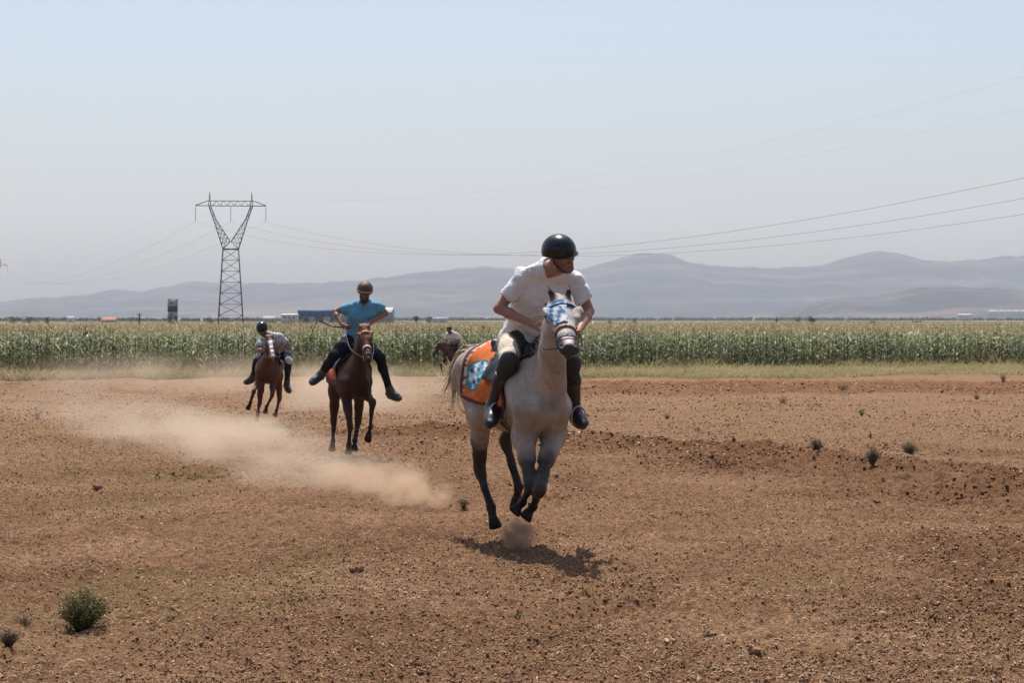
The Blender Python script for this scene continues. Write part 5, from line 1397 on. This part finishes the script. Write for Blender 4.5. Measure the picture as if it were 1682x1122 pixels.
for a in ((1333, 519, 15, 340, "dark round tree rising over the maize, right of centre", 1), (1436, 525, 12, 340, "small olive bush on the horizon under the right peak", 2, (.10, .085, .05)), (684, 518, 9, 700, "dark little tree on the horizon between the two near riders", 3),
          (22, 518.5, 22, 620, "dark low tree at the far left of the horizon", 4), (48, 518, 26, 640, "second dark low tree at the far left of the horizon, wider", 5), (77, 520, 9, 650, "tiny bush right of the two far left trees", 6),
          (1003, 524, 10, 400, "small brown bush on the horizon right of the front rider", 7, (.10, .08, .05)), (1043, 523.5, 13, 420, "brown bush on the horizon under the central peak", 8, (.10, .08, .05)),
          (1312, 518, 12, 900, "blurred tree left of the dark round tree", 9), (1276, 520, 8, 900, "tiny far tree left of the blurred one", 10), (705, 520, 12, 760, "low tree right of the dark little tree", 11), (345, 520, 12, 700, "small tree between the banded tower and the pylon", 12)):
    tree(*a)
# far belts of trees
def belt(name, px0, px1, Y, hgt, label, seed, cover=1.0):
    r = np.random.default_rng(seed); V0, F0 = icosa(); n = int((px1 - px0) / F * Y / 3 * 2.2); px = px0 + (px1 - px0) * r.random(n); x = (px - CX) / F * Y; y = Y + r.normal(0, 60, n)
    k = fbm2(px / 40, px * 0, 3, seed) > (.55 - .40 * cover); x, y = x[k], y[k]; n = len(x); s = hgt * (.45 + .6 * r.random(n)); V = V0[None] * (1 + .35 * r.random((n, 12, 1)) - .17) * np.stack([s * .8, s * .8, s * .6], -1)[:, None, :]
    P = (V + np.stack([x, y, gz0 + s * .4], -1)[:, None, :]).reshape(-1, 3); Fc = (F0[None] + 12 * np.arange(n)[:, None, None]).reshape(-1, 3); c_ = np.array([.045, .06, .03])[None] * (.6 + .8 * r.random((n, 1)))
    tag(link(name, npmesh(name, P, Fc, False, np.repeat(c_, 12, 0)), crown_m), label, "tree belt", kind='stuff')
belt("tree_belt", -50, 640, 2300, 4.5, "far dark belt of trees behind the pylon and the banded tower", 41, .7)
belt("tree_belt", 620, 1760, 3300, 5.5, "long blue-green belt of trees along the foot of the hills", 42, .9)

# ---------------------------------------------------------------- dust kicked up by the horses
def dust(px, py, Y, rad, dens, label, rz=0.0, col=(.84, .68, .52), nscale=1.6, seed=0, lift=.5, thr=.42):
    """soft cloud standing on the ground at depth Y under photo column px"""
    x = (px - CX) / F * Y; z = gz(x, Y) if Y < 100 else gz0
    import bmesh
    me = bpy.data.meshes.new("dust_cloud"); bm = bmesh.new(); bmesh.ops.create_icosphere(bm, subdivisions=3, radius=1.0); bm.to_mesh(me); bm.free()
    for v in me.vertices: v.co = Vector((v.co.x * rad[0], v.co.y * rad[1], v.co.z * rad[2]))
    m = bpy.data.materials.new("dust"); m.use_nodes = True; n = m.node_tree.nodes; l = m.node_tree.links; n.remove(n["Principled BSDF"])
    pv = n.new("ShaderNodeVolumePrincipled"); pv.inputs["Color"].default_value = (*col, 1); pv.inputs["Anisotropy"].default_value = .2
    tc = n.new("ShaderNodeTexCoord"); mp = n.new("ShaderNodeMapping"); mp.inputs["Scale"].default_value = tuple(1 / a for a in rad); l.new(tc.outputs["Object"], mp.inputs[0])
    ln = n.new("ShaderNodeVectorMath"); ln.operation = 'LENGTH'; l.new(mp.outputs[0], ln.inputs[0])
    mr = n.new("ShaderNodeMapRange"); mr.interpolation_type = 'SMOOTHSTEP'; mr.inputs[1].default_value = 1.0; mr.inputs[2].default_value = .15; mr.inputs[3].default_value = 0; mr.inputs[4].default_value = 1; l.new(ln.outputs["Value"], mr.inputs[0])
    m2 = n.new("ShaderNodeMapping"); m2.inputs["Location"].default_value = (seed * 3.1, seed * 1.7, 0); m2.inputs["Scale"].default_value = (1, .7, 1.2); l.new(tc.outputs["Object"], m2.inputs[0])
    t = n.new("ShaderNodeTexNoise"); t.inputs["Scale"].default_value = nscale; t.inputs["Detail"].default_value = 5; t.inputs["Roughness"].default_value = .62; l.new(m2.outputs[0], t.inputs["Vector"])
    r2 = n.new("ShaderNodeMapRange"); r2.inputs[1].default_value = thr; r2.inputs[2].default_value = thr + .22; r2.inputs[3].default_value = 0; r2.inputs[4].default_value = dens; l.new(t.outputs[0], r2.inputs[0])
    mu = n.new("ShaderNodeMath"); mu.operation = 'MULTIPLY'; l.new(mr.outputs[0], mu.inputs[0]); l.new(r2.outputs[0], mu.inputs[1]); l.new(mu.outputs[0], pv.inputs["Density"])
    l.new(pv.outputs[0], n["Material Output"].inputs["Volume"])
    o = link("dust_cloud", me, m); o.location = (x, Y, z + rad[2] * lift); o.rotation_euler = (0, 0, rz); tag(o, label, "dust", kind='stuff')
dust(262, 0, 36.0, (1.9, 6.0, .50), .62, "wide plume of tan dust drifting over the field at left", rz=.32, seed=1, nscale=.9)
dust(440, 0, 35.0, (.75, 4.6, .36), .95, "dust trail between the chestnut and the dark bay horse", rz=.35, seed=2)
dust(385, 0, 29.0, (1.3, 3.2, .42), .85, "bright low dust trail left of the dark bay horse's hooves", rz=.42, seed=3)
dust(505, 0, 25.2, (.95, 2.4, .36), 1.0, "tan dust trail in front of the dark bay horse", rz=.45, seed=13)
dust(612, 0, 23.4, (.60, 1.6, .34), 2.2, "dense ochre puffs trailing behind the grey horse", rz=.42, col=(.82, .62, .44), nscale=2.8, seed=4)
dust(680, 0, 21.8, (.42, .8, .26), 5.5, "small ochre dust puff left of the grey horse", rz=.4, col=(.80, .58, .39), nscale=4.5, seed=5)
dust(851, 0, 17.2, (.17, .22, .16), 45, "brown puff of dust under the grey horse's hooves", col=(.72, .48, .32), nscale=9, seed=6, lift=.85, thr=.42)
dust(300, 0, 64, (9, 8, 1.0), .13, "thin dust haze along the foot of the maize at left", seed=7, nscale=.5)
dust(560, 0, 52, (2.6, 9, .8), .34, "dust hanging behind the dark bay horse", rz=.2, seed=8, nscale=.7)
dust(130, 0, 47, (3.5, 7, .5), .14, "thin low dust at the left edge of the field", rz=.3, seed=9, nscale=.6)
dust(680, 0, 62, (3.2, 7, .6), .14, "pale dust in front of the farthest horse", seed=10, nscale=.7)
# ---------------------------------------------------------------- haze
hz = MB(); hz.box((0, 5800, 300), (15000, 12600, 620))
vm = bpy.data.materials.new("haze_air"); vm.use_nodes = True
n_ = vm.node_tree.nodes; n_.remove(n_["Principled BSDF"])
pv = n_.new("ShaderNodeVolumePrincipled"); pv.inputs["Density"].default_value = 6.0e-5
pv.inputs["Color"].default_value = (.83, .88, 1.0, 1); pv.inputs["Anisotropy"].default_value = .25
vm.node_tree.links.new(pv.outputs[0], n_["Material Output"].inputs["Volume"])
tag(hz.build("haze", vm), "thin pale blue haze over the plain and the hills", "haze", kind='stuff')
